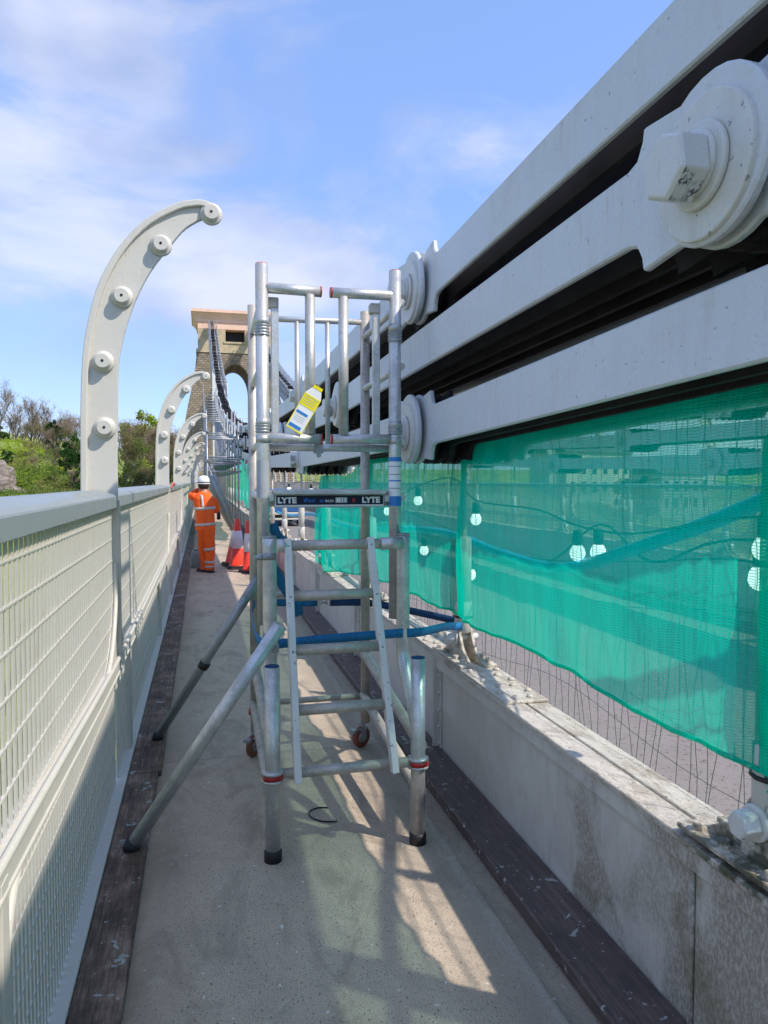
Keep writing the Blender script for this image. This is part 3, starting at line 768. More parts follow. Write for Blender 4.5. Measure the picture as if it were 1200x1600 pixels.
# ---------------------------------------------------------------- tower
def tower():
    r=empty('bridge_tower',(4.6,108.3,0)); tag(r,'tapering stone bridge tower with arch and pink cornice at the end of the footway','tower')
    D=9.0
    half=[(-2,9.3),(0,8.7),(3,8.1),(6.2,7.45),(9,6.95),(11.8,6.45),(15,5.72),(17,5.40),(19.3,5.12)]
    def hw(z):
        for (a,wa),(c,wc) in zip(half,half[1:]):
            if a<=z<=c: return wa+(wc-wa)*(z-a)/(c-a)
        return half[-1][1]
    def arch(z): # half width of opening
        if z<14.2: return 2.15
        t=(z-14.2)/3.6
        return 2.15*math.sqrt(max(0,1-t*t)) if t<1 else 0
    zs=[-2,0,2,4,6.2,8,10,12,13.4,14.2]+[14.2+3.6*math.sin(R(a)) for a in range(10,91,8)]
    zs=[z for z in zs if z<17.8]+[17.799]
    b=MB()
    def slab(z0,z1,L0,L1):
        """interval solids [x0,x1] between levels"""
        for (a0,a1),(c0,c1) in zip(L0,L1):
            dy0=D/2+ (8.7-5.1)*.0
            vs=[]
            for (x0,x1,z) in((a0,a1,z0),(c0,c1,z1)):
                dp=D/2*(.8+.2*(hw(z)/8.7))
                vs+=[(x0,-dp,z),(x1,-dp,z),(x1,dp,z),(x0,dp,z)]
            b.add(vs,[(0,1,5,4),(1,2,6,5),(2,3,7,6),(3,0,4,7),(3,2,1,0),(4,5,6,7)])
    for z0,z1 in zip(zs,zs[1:]):
        slab(z0,z1,[(-hw(z0),-arch(z0)),(arch(z0),hw(z0))],[(-hw(z1),-arch(z1)),(arch(z1),hw(z1))])
    slab(17.799,19.3,[(-hw(17.8),hw(17.8))],[(-hw(19.3),hw(19.3))])
    b.build('pier_masonry',M['masonry'],r)
    b=MB()
    w=5.12
    dp=D/2*.92
    b.box(-w-.12,w+.12,-dp-.1,dp+.1,19.3,19.75)
    w=5.0
    cuts=[-w,-3.25,-2.4,-1.3,1.3,2.4,3.25,w]
    b.box(-w,w,-dp,dp,19.75,20.75)
    for i in (0,2,4,6): b.box(cuts[i],cuts[i+1],-dp,dp,20.75,22.5)
    b.box(-3.25,-2.4,-dp,dp,20.75,21.2); b.box(2.4,3.25,-dp,dp,20.75,21.2)
    b.box(-1.55,1.55,-dp-.12,-dp+.3,20.6,20.85)
    b.build('attic_storey',M['ashlar'],r)
    b=MB(); b.box(-w-.0,w,-dp-.02,dp,22.5,23.55); b.box(-w-.15,w+.15,-dp-.15,dp+.15,23.4,23.75)
    prof=[(w+.15,23.75),(w+.35,24.1),(w+.7,24.55),(w+.85,24.6),(w+.85,25.0)]
    for (a,z0),(c,z1) in zip(prof,prof[1:]):
        da,dc=dp+(a-w),dp+(c-w)
        vs=[(-a,-da,z0),(a,-da,z0),(a,da,z0),(-a,da,z0),(-c,-dc,z1),(c,-dc,z1),(c,dc,z1),(-c,dc,z1)]
        b.add(vs,[(0,1,5,4),(1,2,6,5),(2,3,7,6),(3,0,4,7),(3,2,1,0),(4,5,6,7)])
    b.build('cornice',M['pink'],r)
    b=MB()
    for k in range(15):
        a0,a1=R(180*k/15),R(180*(k+1)/15)
        def q(a,rr,rz): return (rr*math.cos(a),14.2+rz*math.sin(a))
        pl=[q(a0+.01,2.15,3.6),q(a0+.01,2.55,4.0),q(a1-.01,2.55,4.0),q(a1-.01,2.15,3.6)]
        b.prism(pl,-D/2*.97,-D/2*.8,'Y')
    b.build('arch_stones',M['masonry'],r)
    b=MB(); b.box(-3.3,-2.35,-dp+1.6,-dp+1.9,21.15,22.5); b.box(-1.35,1.35,-dp+1.6,-dp+1.9,20.75,22.5); b.box(2.35,3.3,-dp+1.6,-dp+1.9,21.15,22.5); b.build('shade_panels',M['asphaltdark'],r)  # near-black panels added behind the openings, standing in for the shade inside
    return r
tower()
b=MB(); b.box(-6.3,15.5,101.5,116,-3,-.22)
tag(b.build('tower_abutment',M['masonry']),'broad stone abutment under the foot of the bridge tower','abutment')

# ================================================================ podium steps (work platform)
FY,RY=3.62,4.55; XL,XR=.295,.975
pod=empty('podium_platform',(.63,3.9,0)); tag(pod,'grey aluminium work podium with ladder, guard gates and outriggers standing on the footway','podium')
OFF=(-.63,-3.9,0)
def pp(mb,name,mat,bev=0,parent=None):
    o=mb.build(name,mat,parent or pod,bev)
    if parent is None: o.location=OFF
    return o
TR=.030; GR=.0255
# upper frame posts (front)
for x,zb,zt,x2 in ((XL-.008,1.0,2.742,.31),(XR-.025,1.0,2.752,.95)):
    b=MB(); b.tube((x,FY,zb),(x,FY,zt),TR+.001,16); o=pp(b,'front_post',M['alu'])
    for z in (2.47,1.985,1.905):
        b=MB(); b.tube((x,FY,z-.018),(x,FY,z+.018),TR+.0045,16); b.build('collar',M['cup'],o)
    for zz in ((2.405,2.42,2.435,2.45),(1.97,1.955,1.94)):
        b=MB(); pr=[(TR+.001,zz[-1]+.008 if zz[0]<zz[-1] else zz[0]+.008)]
        for z in sorted(zz,reverse=True): pr+=[(TR+.0035,z+.0045),(TR+.0075,z),(TR+.0035,z-.0045)]
        pr+=[(TR+.001,min(zz)-.008)]
        b.lathe(pr,'Z',(x,FY,0),14); b.build('coil_band',M['galv'],o)
    b=MB(); b.tube((x,FY,zt-.004),(x,FY,zt+.004),TR-.002,16); b.build('end_plug',M['redhose'],o)
# lower front tubes alongside, swan-necked forward to the short legs
for x,xs in ((XL+.016,.292),(XR+.003,.968)):
    b=MB(); pth=smooth_path([(x,FY-.055,1.43),(x,FY-.055,1.1),(x,FY-.055,.90),(x,FY-.07,.80),(x,FY-.20,.66),(xs,3.26,.55)],5)
    b.sweep(pth,TR+.004,14); o=pp(b,'lower_post',M['alu'])
    b=MB(); b.tube((x,FY-.055,1.427),(x,FY-.055,1.438),TR+.0045,14); b.build('end_plug',M['galv'],o)
    b=MB(); b.tube((xs,3.26,.03),(xs,3.26,.878),TR+.004,18); o=pp(b,'adjustable_leg',M['alu'])
    b=MB(); b.tube((xs,3.26,.877),(xs,3.26,.882),TR+.002,18); b.build('end_plug',M['strapd'],o)
    b=MB(); b.lathe([(TR+.010,0.0),(TR+.010,.045),(TR+.004,.052)],'Z',(xs,3.26,.001),18); b.build('rubber_foot',M['black'],o)
    b=MB(); b.lathe([(TR+.006,.355),(TR+.020,.362),(TR+.020,.372),(TR+.016,.373),(TR+.016,.397),(TR+.020,.398),(TR+.020,.408),(TR+.006,.414)],'Z',(xs,3.26,0),20); 
    b.box(xs-.07 if xs>.5 else xs+.02,xs-.02 if xs>.5 else xs+.07,3.245,3.275,.37,.40); b.build('leg_clamp',M['cup'],o)
    b=MB()
    for a0 in range(-150,-20,10):
        a,c=R(a0),R(a0+10); rr=TR+.0185
        b.add([(xs+rr*math.cos(a),3.26+rr*math.sin(a),.375),(xs+rr*math.cos(c),3.26+rr*math.sin(c),.375),(xs+rr*math.cos(c),3.26+rr*math.sin(c),.395),(xs+rr*math.cos(a),3.26+rr*math.sin(a),.395)],[(0,1,2,3)],True)
    q=b.build('red_label',M['red'],o); sd=q.modifiers.new('t','SOLIDIFY'); sd.thickness=.002; sd.offset=1
# rear posts, castors
for x,flip in ((XL+.01,-1),(XR+.025,1)):
    b=MB(); b.tube((x,RY,.16),(x,RY,2.76),TR,14); o=pp(b,'rear_post',M['aludull'])
    b=MB(); b.tube((x,RY,.265),(x,RY,.30),TR+.012,14); b.build('collar',M['red'],o)
    cx=x-.012 if flip<0 else x-.025; CX,CY=cx,RY; x_,cx=x,0.; RYk=0.
    b=MB(); b.tube((0,0,.115),(0,0,.165),.018,10); b.box(cx-.027,cx+.027,RYk-.035,RYk+.03,.118,.128)
    for s in(-1,1): b.prism([(RYk-.03,.12),(RYk+.025,.12),(RYk+.012,.06),(RYk-.012,.055)],cx+s*.024-.002,cx+s*.024+.002,'X')
    b.box(cx-.03,cx+.012,RYk-.075,RYk-.03,.105,.125)
    f=pp(b,'castor_fork',M['galv'],.002); f.location=Vector(OFF)+Vector((CX,CY,0)); f.rotation_euler=(0,0,R(-58) if flip>0 else R(-35))
    b=MB(); prof=[(.036,-.014),(.060,-.017),(.068,-.011),(.068,.011),(.060,.017),(.036,.014)]; b.lathe(prof,'X',(0,0,0),24)
    w=b.build('wheel',M['wheel'],f); w.location=(cx,RYk-.004,.0685)
    b=MB(); b.lathe([(.038,-.016),(.014,-.020),(.014,.020),(.038,.016)],'X',(0,0,0),18); b.build('hub',M['galv'],w)
# side rails
for x in (XL,XR+.01):
    for (ya,za),(yb,zb) in (((RY,.62),(3.26,.46)),((RY,.33),(3.26,.235))):
        b=MB(); b.tube((x,ya,za),(x,yb,zb),.028,12); pp(b,'side_rail',M['aludull'])
    for z in (2.60,2.28,1.90,1.62): 
        b=MB(); b.tube((x-.0,FY,z),(x+.01,RY,z),.019 if z!=1.62 else .022,12); pp(b,'side_guard_rail' if z>1.7 else 'platform_bearer',M['alu'])
# horizontals between the legs
b=MB(); b.tube((XL+.01,RY,.33),(XR+.02,RY,.33),.019,12); pp(b,'rear_crossbar',M['aludull'])
b=MB(); b.tube((XL,RY,1.0),(XR+.02,RY,1.0),.019,12); pp(b,'rear_crossbar',M['aludull'])
# rear guard
b=MB(); b.tube((XL+.01,RY,2.685),(XR+.02,RY,2.695),.0185,12); o=pp(b,'rear_top_rail',M['alu'])
b=MB(); b.tube((XL+.01,RY,1.905),(XR+.02,RY,1.905),.0185,12); pp(b,'rear_lower_rail',M['alu'])
b=MB(); b.tube((XL+.01,FY+.06,1.868),(XR,FY+.06,1.868),.0185,12); o=pp(b,'inner_rail',M['alu'])
b=MB(); b.box(.545,.59,FY+.035,FY+.085,1.84,1.89); b.tube((.565,FY+.035,1.83),(.565,FY+.02,1.83),.012,8); b.build('coupler',M['galv'],o)
for x in (.573,.762):
    b=MB(); b.tube((x,RY,1.91),(x,RY,2.69),.0155,10); pp(b,'guard_upright',M['alu'])
for x in (.352,.862):
    b=MB(); b.box(x-.018,x+.018,FY+.03,FY+.06,1.91,2.58); pp(b,'gate_stile',M['alu'],.003)
    b=MB(); b.box(x-.034,x+.018,FY+.02,FY+.07,2.545,2.595); pp(b,'hinge_block',M['aludull'],.004)
# two half gates
for sgn,x0,x1,xu in ((1,XL+.01,.572,.520),(-1,XR-.04,.625,.686)):
    for z in (2.632,1.912):
        b=MB(); b.tube((x0,FY,z),(x1,FY,z-.004),GR,14); o=pp(b,'gate_rail',M['alu'])
        b=MB(); b.tube((x1-.003*sgn,FY,z-.004),(x1+.005*sgn,FY,z-.004),GR+.0005,14); b.build('red_cap',M['red'],o)
    b=MB(); b.tube((xu,FY,1.93),(xu,FY,2.61),GR-.0005,14); pp(b,'gate_upright',M['alu'])
# platform deck and sticker fascia
b=MB(); b.box(XL+.02,XR,FY+.03,RY-.03,1.575,1.652); pp(b,'platform_deck',M['aludull'],.004)
b=MB(); b.box(XL+.045,XR-.08,FY-.045,FY+.028,1.635,1.656); b.box(XL+.045,XR-.08,FY-.005,FY+.028,1.57,1.635)
b.box(XL-.0,XL+.045,FY-.01,FY+.01,1.60,1.64); b.box(XR-.08,XR-.03,FY-.01,FY+.01,1.595,1.63); fas=pp(b,'platform_edge',M['alu'],.003)
b=MB(); SX0,SX1=XL+.055,XR-.088; b.box(SX0,SX1,FY-.0085,FY-.0055,1.584,1.630); st=b.build('name_strip',M['navy'],fas)
b=MB(); b.box(SX0-.004,SX1+.004,FY-.0075,FY-.005,1.578,1.585); b.build('strip_border',M['whitep'],fas)
def text(s,x,z,h,mat,parent,y,sx=1.,bold=0.):
    cu=bpy.data.curves.new('lettering','FONT'); cu.body=s; cu.size=h*1.38; cu.extrude=.0006; cu.offset=bold
    o=bpy.data.objects.new('lettering',cu); COL.objects.link(o); o.parent=parent; o.location=(x,y,z); o.rotation_euler=(R(90),0,0); o.scale=(sx,1,1)
    cu.materials.append(mat)
    me=bpy.data.meshes.new_from_object(o); o2=bpy.data.objects.new('lettering',me); COL.objects.link(o2); o2.parent=parent; o2.location=o.location; o2.rotation_euler=o.rotation_euler; o2.scale=o.scale
    if not me.materials: me.materials.append(mat)
    bpy.data.objects.remove(o); bpy.data.curves.remove(cu); return o2
TY=FY-.0095
text('LYTE',SX0+.006,1.594,.028,M['whitep'],fas,TY,1.08,.0021)
text('LYTE',SX1-.110,1.594,.028,M['whitep'],fas,TY,1.08,.0021)
text('iPod',SX0+.133,1.597,.020,M['navy2'],fas,TY,1.15)
text('BS',SX0+.212,1.597,.013,M['navy2'],fas,TY,1.1); text('8620',SX0+.240,1.597,.013,M['whitep'],fas,TY,1.2)
b=MB(); b.box(SX0+.292,SX0+.352,TY-.0008,TY+.0005,1.593,1.621); q=b.build('print_panel',M['greyp'],fas)
b=MB(); b.box(SX0+.296,SX0+.318,TY-.0014,TY-.0006,1.597,1.617); b.box(SX0+.324,SX0+.330,TY-.0014,TY-.0006,1.597,1.617); b.box(SX0+.338,SX0+.346,TY-.0014,TY-.0006,1.597,1.617); b.build('print_panel',M['whitep'],q)
b=MB(); b.box(SX0+.378,SX0+.392,TY-.001,TY+.0005,1.596,1.616); b.build('red_mark',M['red'],fas)
# blue and white wrap on the right post
b=MB(); xq=XR-.025; b.tube((xq,FY,1.61),(xq,FY,1.82),TR+.0022,16,cap=False); q=pp(b,'post_sticker',M['whitep'])
for za,zb in ((1.80,1.822),(1.575,1.625),(1.70,1.706)): b=MB(); b.tube((xq,FY,za),(xq,FY,zb),TR+.003,16,cap=False); b.build('sticker_band',M['bluecard'],q)
for z in (1.665,1.735,1.775): b=MB(); b.tube((xq,FY,z-.0012),(xq,FY,z+.0012),TR+.0035,16,cap=False); b.build('sticker_line',M['blackpl'],q)
b=MB(); b.tube((XL-.008,FY,1.62),(XL-.008,FY,1.80),TR+.0016,16,cap=False); pp(b,'post_sticker',M['greyp'])
# ladder
l0,l1=(.384,3.44,1.43),(.400,3.215,.36); r0,r1=(.778,3.44,1.43),(.845,3.215,.365)
lad=empty('ladder',(0,0,0)); lad.parent=pod; lad.location=OFF
for a,c in ((l0,l1),(r0,r1)):
    b=MB(); b.bar(a,c,.032,.056,up=(0,1,0)); b.build('stile',M['white'],lad,.003)
rungs=[(1.40,.345,.815,3.435,3.44),(1.17,.40,.785,3.385,3.385),(.928,.408,.800,3.335,3.335),(.665,.40,.830,3.285,3.285),(.388,.318,.95,3.265,3.265)]
for z,xa,xb,ya,yb in rungs:
    b=MB()
    if z==1.40: xa,xb=.335,.935
    b.tube((xa,ya,z),(xb,yb,z),.0245,14); o=b.build('rung',M['aludull'],lad)
    b=MB(); tl=lambda z:(z-.36)/(1.43-.36)
    for xx in (l1[0]+(l0[0]-l1[0])*tl(z),r1[0]+(r0[0]-r1[0])*tl(z)):
        b.lathe([(.006,-.0),(.005,-.004)],'Y',(xx,ya-.027,z),8)
    b.build('rivets',M['galv'],o)
b=MB(); b.tube((.335,3.435,1.40),(.375,3.435,1.40),.032,14); b.build('rung_socket',M['alu'],lad)
b=MB(); b.tube((.83,3.435,1.40),(.94,3.435,1.40),.030,14); b.build('rung_socket',M['alu'],lad)
# outriggers
def outrigger(a,c,rr,mat):
    b=MB(); b.tube(a,c,rr,16); o=pp(b,'outrigger',mat); a=Vector(a);c=Vector(c); d=(c-a).normalized()
    b=MB(); b.tube(c-d*.002,c+d*.045,rr+.007,16,r2=rr+.003); b.build('rubber_foot',M['black'],o)
    return o,d
o,d=outrigger((.335,3.30,1.055),(-.315,3.452,.062),.0315,M['alu'])
b=MB(); b.lathe([(.040,0),(.043,.012),(.040,.03)],'Z',(.303,3.50,.92),16); b.box(.30,.335,3.36,3.40,.915,.95); b.build('clamp',M['galv'],o,.002)
o,d=outrigger((.32,4.42,1.125),(-.285,4.90,.068),.0285,M['galv'])
m_=Vector((-.0,4.67,.56)); b=MB(); b.tube(m_-d*.02,m_+d*.02,.035,14); b.build('collar',M['blackpl'],o)
b=MB(); b.tube((XL-.02,3.50,1.34),(XL-.06,3.50,1.34),.012,8); b.lathe([(.040,1.325),(.040,1.355)],'Z',(XL+.01,FY-.055,0),14); pp(b,'lock_clip',M['galv'])

# tag on the gate
tg=empty('inspection_tag',(.53,FY-.040,2.115)); tag(tg,'yellow white and blue inspection tag hanging tilted from the gate upright','tag')
tg.rotation_euler=(R(4),R(30),0); tg.scale=(1.22,1,1.02)
b=MB(); b.prism([(-.020,.035),(.020,.035),(.034,.0),(.034,-.185),(-.034,-.185),(-.034,0.)],-.002,.002,'Y'); b.build('card',M['whitep'],tg,.002)
b=MB(); b.box(-.0325,.0325,-.0032,-.0021,-.065,-.005); b.build('yellow_band',M['yellow'],tg)
b=MB(); b.box(-.034,.034,-.0036,.0036,-.190,-.184); b.box(-.036,-.0335,-.0036,.0036,-.188,.0); b.box(.0335,.036,-.0036,.0036,-.188,.0); b.box(-.02,.02,-.003,.003,.034,.05); b.build('card_edge',M['yellow'],tg)
b=MB(); b.box(-.030,.020,-.0034,-.0022,-.105,-.093); b.box(-.030,.022,-.0034,-.0022,-.178,-.162); b.build('blue_bar',M['bluecard'],tg)
b=MB()
for k in range(4): b.box(-.028,.026-.004*(k%2),-.0036,-.0031,-.016-.012*k,-.013-.012*k)
for k in range(3): b.box(-.026,.018,-.003,-.002,-.119-.011*k,-.1175-.011*k)
b.build('print_lines',M['greyp'],tg)
b=MB(); b.sweep([(0,.0,.03),(-.02,.01,.045),(-.01,.05,.06),(.02,.06,.05),(.015,.0,.035)],.0025,6); b.build('cable_tie',M['blackpl'],tg)

# blue ratchet strap round podium and hanger
sp=empty('ratchet_strap',(.63,3.7,.95)); tag(sp,'blue webbing strap looped round podium legs and hanger rod with a wire buckle','strap')
so_=(-.63,-3.7,-.95)
b=MB(); b.ribbon(smooth_path([(.255,4.05,.97),(.245,3.70,.955),(.262,3.52,.935),(.33,3.505,.925),(.60,3.51,.935),(.93,3.53,.94),(1.08,3.58,.93),(1.3,3.85,.895),(1.44,4.03,.855),(1.485,4.07,.845),(1.53,4.11,.842)],4),.045,.003); q=b.build('strap_front',M['strap'],sp); q.location=so_
b=MB(); b.ribbon(smooth_path([(.255,4.05,.97),(.30,4.50,.955),(.36,4.60,.945),(.70,4.61,.93)],4),.045,.003); q=b.build('strap_rear',M['strap'],sp); q.location=so_
b=MB(); b.ribbon(smooth_path([(.78,4.61,.928),(1.05,4.60,.915),(1.3,4.4,.88),(1.50,4.20,.85),(1.535,4.14,.843)],4),.045,.003); q=b.build('strap_tail',M['strapd'],sp); q.location=so_
b=MB()
for s,x in((-1,.70),(1,.785)):
    b.sweep([(x,4.605,.93+.024),(x-s*.0,4.605,.93-.024),(x-s*.035,4.60,.925),(x-s*.02,4.60,.93),(x-s*.035,4.60,.938)],.003,6,closed=True)
b.tube((.72,4.60,.93),(.765,4.60,.93),.006,6); q=b.build('wire_buckle',M['galv'],sp); q.location=so_
sk=MB(); sk.ribbon(smooth_path([(.335,3.66,1.49),(.36,3.7,1.43),(.41,3.74,1.385),(.35,3.72,1.36),(.33,3.72,1.30),(.40,3.76,1.16),(.47,3.8,1.05),(.49,3.86,.99)],4),.05,.003,(1,0,.35))
tag(sk.build('spare_strap',M['strap']),'loose end of blue webbing hanging twisted beside the left podium post','strap')
# black cable tie on the deck
b=MB(); b.sweep(smooth_path([(.62,3.72,.004),(.57,3.73,.005),(.52,3.70,.006),(.515,3.64,.004),(.56,3.58,.004),(.62,3.555,.006),(.635,3.55,.010)],5),.0038,6)
tag(b.build('cable_tie',M['blackpl']),'thin black cable tie curled on the footway in front of the podium','cable tie')

# ================================================================ netting, wires, lights, hose
def netsheet(name,ya,yb,topf,botf,xf,label,nu=.04,nvz=22,group=None):
    n=int((yb-ya)/nu); vs=[]
    for i in range(n+1):
        y=ya+(yb-ya)*i/n; zt,zb=topf(y),botf(y)
        for j in range(nvz+1):
            t=j/nvz; z=zb+(zt-zb)*t
            vs.append((xf(y,z,t),y+.012*noise.noise(Vector((y*3,z*4,1))),z))
    m=nvz+1
    b=MB(); b.add(vs,[(i*m+j,i*m+j+1,(i+1)*m+j+1,(i+1)*m+j) for i in range(n) for j in range(nvz)],True)
    o=b.build(name,M['net']); tag(o,label,'netting',group); return o
def pin(y,w=.5):
    d=min(abs(y-h) for h in HK); return math.exp(-(d/w)**2)
def topf(y): return cz(y,2.0)-.075-.02*noise.noise(Vector((y*1.5,0,0)))-.16*sstep(5.0,5.4,y)*sstep(6.3,5.9,y)*0-.13*sstep(6.6,7.6,y)
def botf(y): return .925+.035*math.sin((y-1.66)/2.45*math.pi)**2+.015*noise.noise(Vector((y*4,1,0)))-.05*sstep(4.5,6,y)-.28*sstep(5.8,9.2,y)
def xf(y,z,t):
    p=pin(y,.28); fold=.018*noise.noise(Vector((y*9,z*1.2,0)))+.03*noise.noise(Vector((y*2.3,z*1.5,5)))
    x=1.375+fold+.07*p*(1-t)+.05*math.sin(t*math.pi)*(1-p)*-.4
    x+=.022*p*math.sin(y*95)*(.35+.65*(1-t))+.010*noise.noise(Vector((y*16+z*2.5,z*.7,9)))+.012*noise.noise(Vector((y*6-z*4,z*1.1,3)))*(1-t)
    return x+.10*t*t
def hem(mb,ya,yb,n): pass
net=netsheet('debris_netting',-4.5,9.35,topf,botf,xf,'long sheet of green debris netting hung between lowest chain and steel girder')
b=MB(); n=150; hp=[(xf(y,botf(y),0),y,botf(y)+.002) for y in [-4.5+(13.85)*i/n for i in range(n+1)]]
b.sweep(hp,.0075,6); b.build('hem',M['net'],net)
for hy in (1.66,4.11,6.56,9.0): 
    b=MB(); b.sweep([(1.5+.055*math.cos(a),hy+.055*math.sin(a),.90) for a in [R(30*k) for k in range(12)]],.007,6,closed=True); b.build('tie',M['blackpl'],net)
# netting bundled round the nearest rod
b=MB(); vs=[];n=22;L=26
for j in range(L+1):
    t=j/L; z=.87+1.06*t; r_=.060+.022*abs(math.sin(t*2.9))+ (-.022 if j in(1,2,L-1,L-2) else 0)
    for k in range(n):
        a=2*math.pi*k/n; rr=r_+.010*math.sin(a*5+z*4)
        vs.append((1.5+rr*math.cos(a),1.60+rr*math.sin(a),z))
b.add(vs,[(j*n+k,j*n+(k+1)%n,(j+1)*n+(k+1)%n,(j+1)*n+k) for j in range(L) for k in range(n)],True)
o=b.build('netting_bundle',M['net']); tag(o,'green netting wrapped tightly round the hanger rod at the right edge','netting')
b=MB()
for z in(.925,1.88): b.sweep([(1.5+.056*math.cos(a),1.60+.056*math.sin(a),z+.01*math.cos(a)) for a in [R(24*k) for k in range(15)]],.008,6,closed=True)
b.build('tie',M['blackpl'],o)
# far piece of netting
netsheet('debris_netting',20.8,31,lambda y:cz(y,2.0)-.12,lambda y:.95-.02*(y-21)*0+.1*math.sin(y),lambda y,z,t:1.38+.05*noise.noise(Vector((y*2,z*2,0))),'small far sheet of green netting beside the tube scaffold left of the podium',.2,10)
# irregular dark wire netting
b=MB(); y=-1.5
while y<12:
    y+=rnd.uniform(.035,.085); x=1.63; pts=[]
    ph=rnd.uniform(0,9); sl=rnd.uniform(-.05,.05)
    top=cz(y,2.0)-.05
    for q in range(15):
        z=.60+(top-.60)*q/14
        yy=y+sl*(z-.6)+.07*noise.noise(Vector((z*2.6,y*1.1,ph)))+.05*math.sin(z*2.1+y)*.6
        pts.append((x+.02*noise.noise(Vector((z*3,y,2))),yy,z))
    b.sweep(pts,.0012,3,cap=False)
for z0 in (.72,.86,1.30,1.66):
    pts=[(1.63,-1.5+13.5*i/80,z0+.05*noise.noise(Vector((i*.13,z0*5,0)))+.04*math.sin(i*.5+z0*9)) for i in range(81)]
    b.sweep(pts,.0012,3,cap=False)
tag(b.build('wire_netting',M['wire']),'loose dark wire netting behind the green sheet, showing against the road below it','netting')
# festoon lights
def out(p,f=1.19): return (p[0]*f,p[1]*f,1.7+(p[2]-1.7)*f)
def festoon(name,cable,bulbs,label):
    cable=[out(q) for q in cable]; bulbs=[out(q) for q in bulbs]
    r=empty(name,cable[len(cable)//2]); o0=Vector(r.location); tag(r,label,'string light','festoon light strings')
    b=MB(); b.sweep([p-o0 for p in smooth_path(cable,6)],.006,6); b.build('cable',M['cable'],r)
    for (x,y,z) in bulbs:
        p=Vector((x,y,z))-o0
        b=MB(); b.lathe([(.024,.042),(.026,.060),(.026,.11),(.020,.125)],'Z',p,14); h=b.build('lamp_holder',M['cable'],r)
        b=MB(); b.lathe([(.004,-.040),(.018,-.036),(.032,-.024),(.040,-.006),(.040,.010),(.034,.028),(.024,.044)],'Z',p,16); b.build('bulb',M['globe'],h)
    return r
festoon('string_light',[(1.56,.2,1.75),(1.57,1.3,1.62),(1.58,1.9,1.59),(1.6,2.5,1.50),(1.60,2.93,1.505),(1.62,3.4,1.56),(1.60,4.16,1.585),(1.6,4.6,1.72),(1.6,5.4,1.665),(1.6,6.3,1.54),(1.6,7.0,1.70),(1.6,9,1.6),(1.6,11.5,1.72),(1.6,14,1.62)],
 [(1.58,1.80,1.50),(1.60,2.93,1.382),(1.60,4.17,1.468),(1.6,5.40,1.548),(1.6,6.36,1.43),(1.6,9.0,1.49),(1.6,11.1,1.55),(1.6,14.,1.55)],'upper string of white globe lights on a dark cable behind the netting')
festoon('string_light',[(1.6,.2,1.48),(1.6,1.82,1.53),(1.62,2.4,1.40),(1.66,2.85,1.515),(1.62,3.3,1.30),(1.62,4.3,1.24),(1.62,5.3,1.30),(1.62,6.6,1.34),(1.6,8.2,1.5),(1.6,10,1.62),(1.6,12.6,1.5),(1.6,16,1.7)],
 [(1.58,1.815,1.413),(1.66,2.86,1.39),(1.62,4.31,1.115),(1.62,5.30,1.175),(1.6,10,1.5),(1.6,12.6,1.4)],'lower string of white globe lights sagging behind the netting')
b=MB(); b.sweep(smooth_path([out(q) for q in [(1.60,.5,1.95),(1.61,1.3,1.80),(1.62,1.836,1.647),(1.62,2.12,1.555),(1.62,2.486,1.449),(1.62,2.95,1.325),(1.62,3.3,1.285),(1.62,3.9,1.30),(1.62,4.75,1.345),(1.62,6,1.30),(1.62,8,1.18),(1.62,10.98,1.2),(1.64,14,1.05),(1.66,17,.99)]],6),.031,10)
tag(b.build('air_hose',M['hose']),'thick teal blue hose sagging along the bridge behind the green netting','hose')
b=MB(); b.sweep(smooth_path([out(q,1.3) for q in [(1.66,1.0,1.36),(1.66,1.9,1.45),(1.66,2.6,1.38),(1.66,3.6,1.30),(1.66,4.7,1.36),(1.66,6.5,1.5)]],6),.005,6)
tag(b.build('electric_cable',M['cable']),'thin dark cable crossing behind the blue hose','cable')
# red tape on the rail
b=MB(); b.sweep(smooth_path([(-.50,10.9,1.66),(-.46,11.4,1.60),(-.45,12,1.66),(-.46,12.8,1.645),(-.47,13.5,1.66),(-.5,14.2,1.65)],5),.018,8)
tag(b.build('red_hose',M['redhose']),'faded red hose draped along the parapet handrail beside the worker','hose')
# orange star marker
r=empty('marker_post',(1.83,8.1,-.2)); tag(r,'small pale post with an orange star shaped cap beyond the girder','post')
b=MB(); b.tube((0,0,0),(0,0,.83),.022,10); b.build('post',M['cream'],r)
b=MB(); po=[]
for k in range(16):
    a=R(22.5*k); q=.065 if k%2==0 else .036; po.append((q*math.cos(a),.86+q*math.sin(a)))
b.prism(po,-.02,.02,'Y'); b.build('star_cap',M['orange'],r,.003)

# ================================================================ cones, bucket
def make_cone():
    r=empty('traffic_cone',(0,0,0))
    pr=[(-.21,-.16),(-.16,-.21),(.16,-.21),(.21,-.16),(.21,.16),(.16,.21),(-.16,.21),(-.21,.16)]
    b=MB(); b.prism(pr,0,.035,'Z'); b.prism([(x*.93,y*.93) for x,y in pr],.035,.065,'Z'); b.build('base',M['black'],r,.006)
    def rad(z): return .165-.125*(z-.06)/.90
    def ring(z0,z1,e): return [(rad(z0)+e,z0),(rad(z1)+e,z1)]
    b=MB(); b.lathe([(.175,.055),(.165,.09)]+[(rad(.09),.09),(rad(.96),.96),(.030,.975),(.018,.972)],'Z',(0,0,0),28); b.build('cone_body',M['cone'],r)
    b=MB(); b.lathe([(rad(.40),.40),(rad(.40)+.005,.405),(rad(.74)+.005,.735),(rad(.74),.74)],'Z',(0,0,0),28,cap=False); b.build('sleeve',M['conew'],r)
    return r
c0=make_cone()
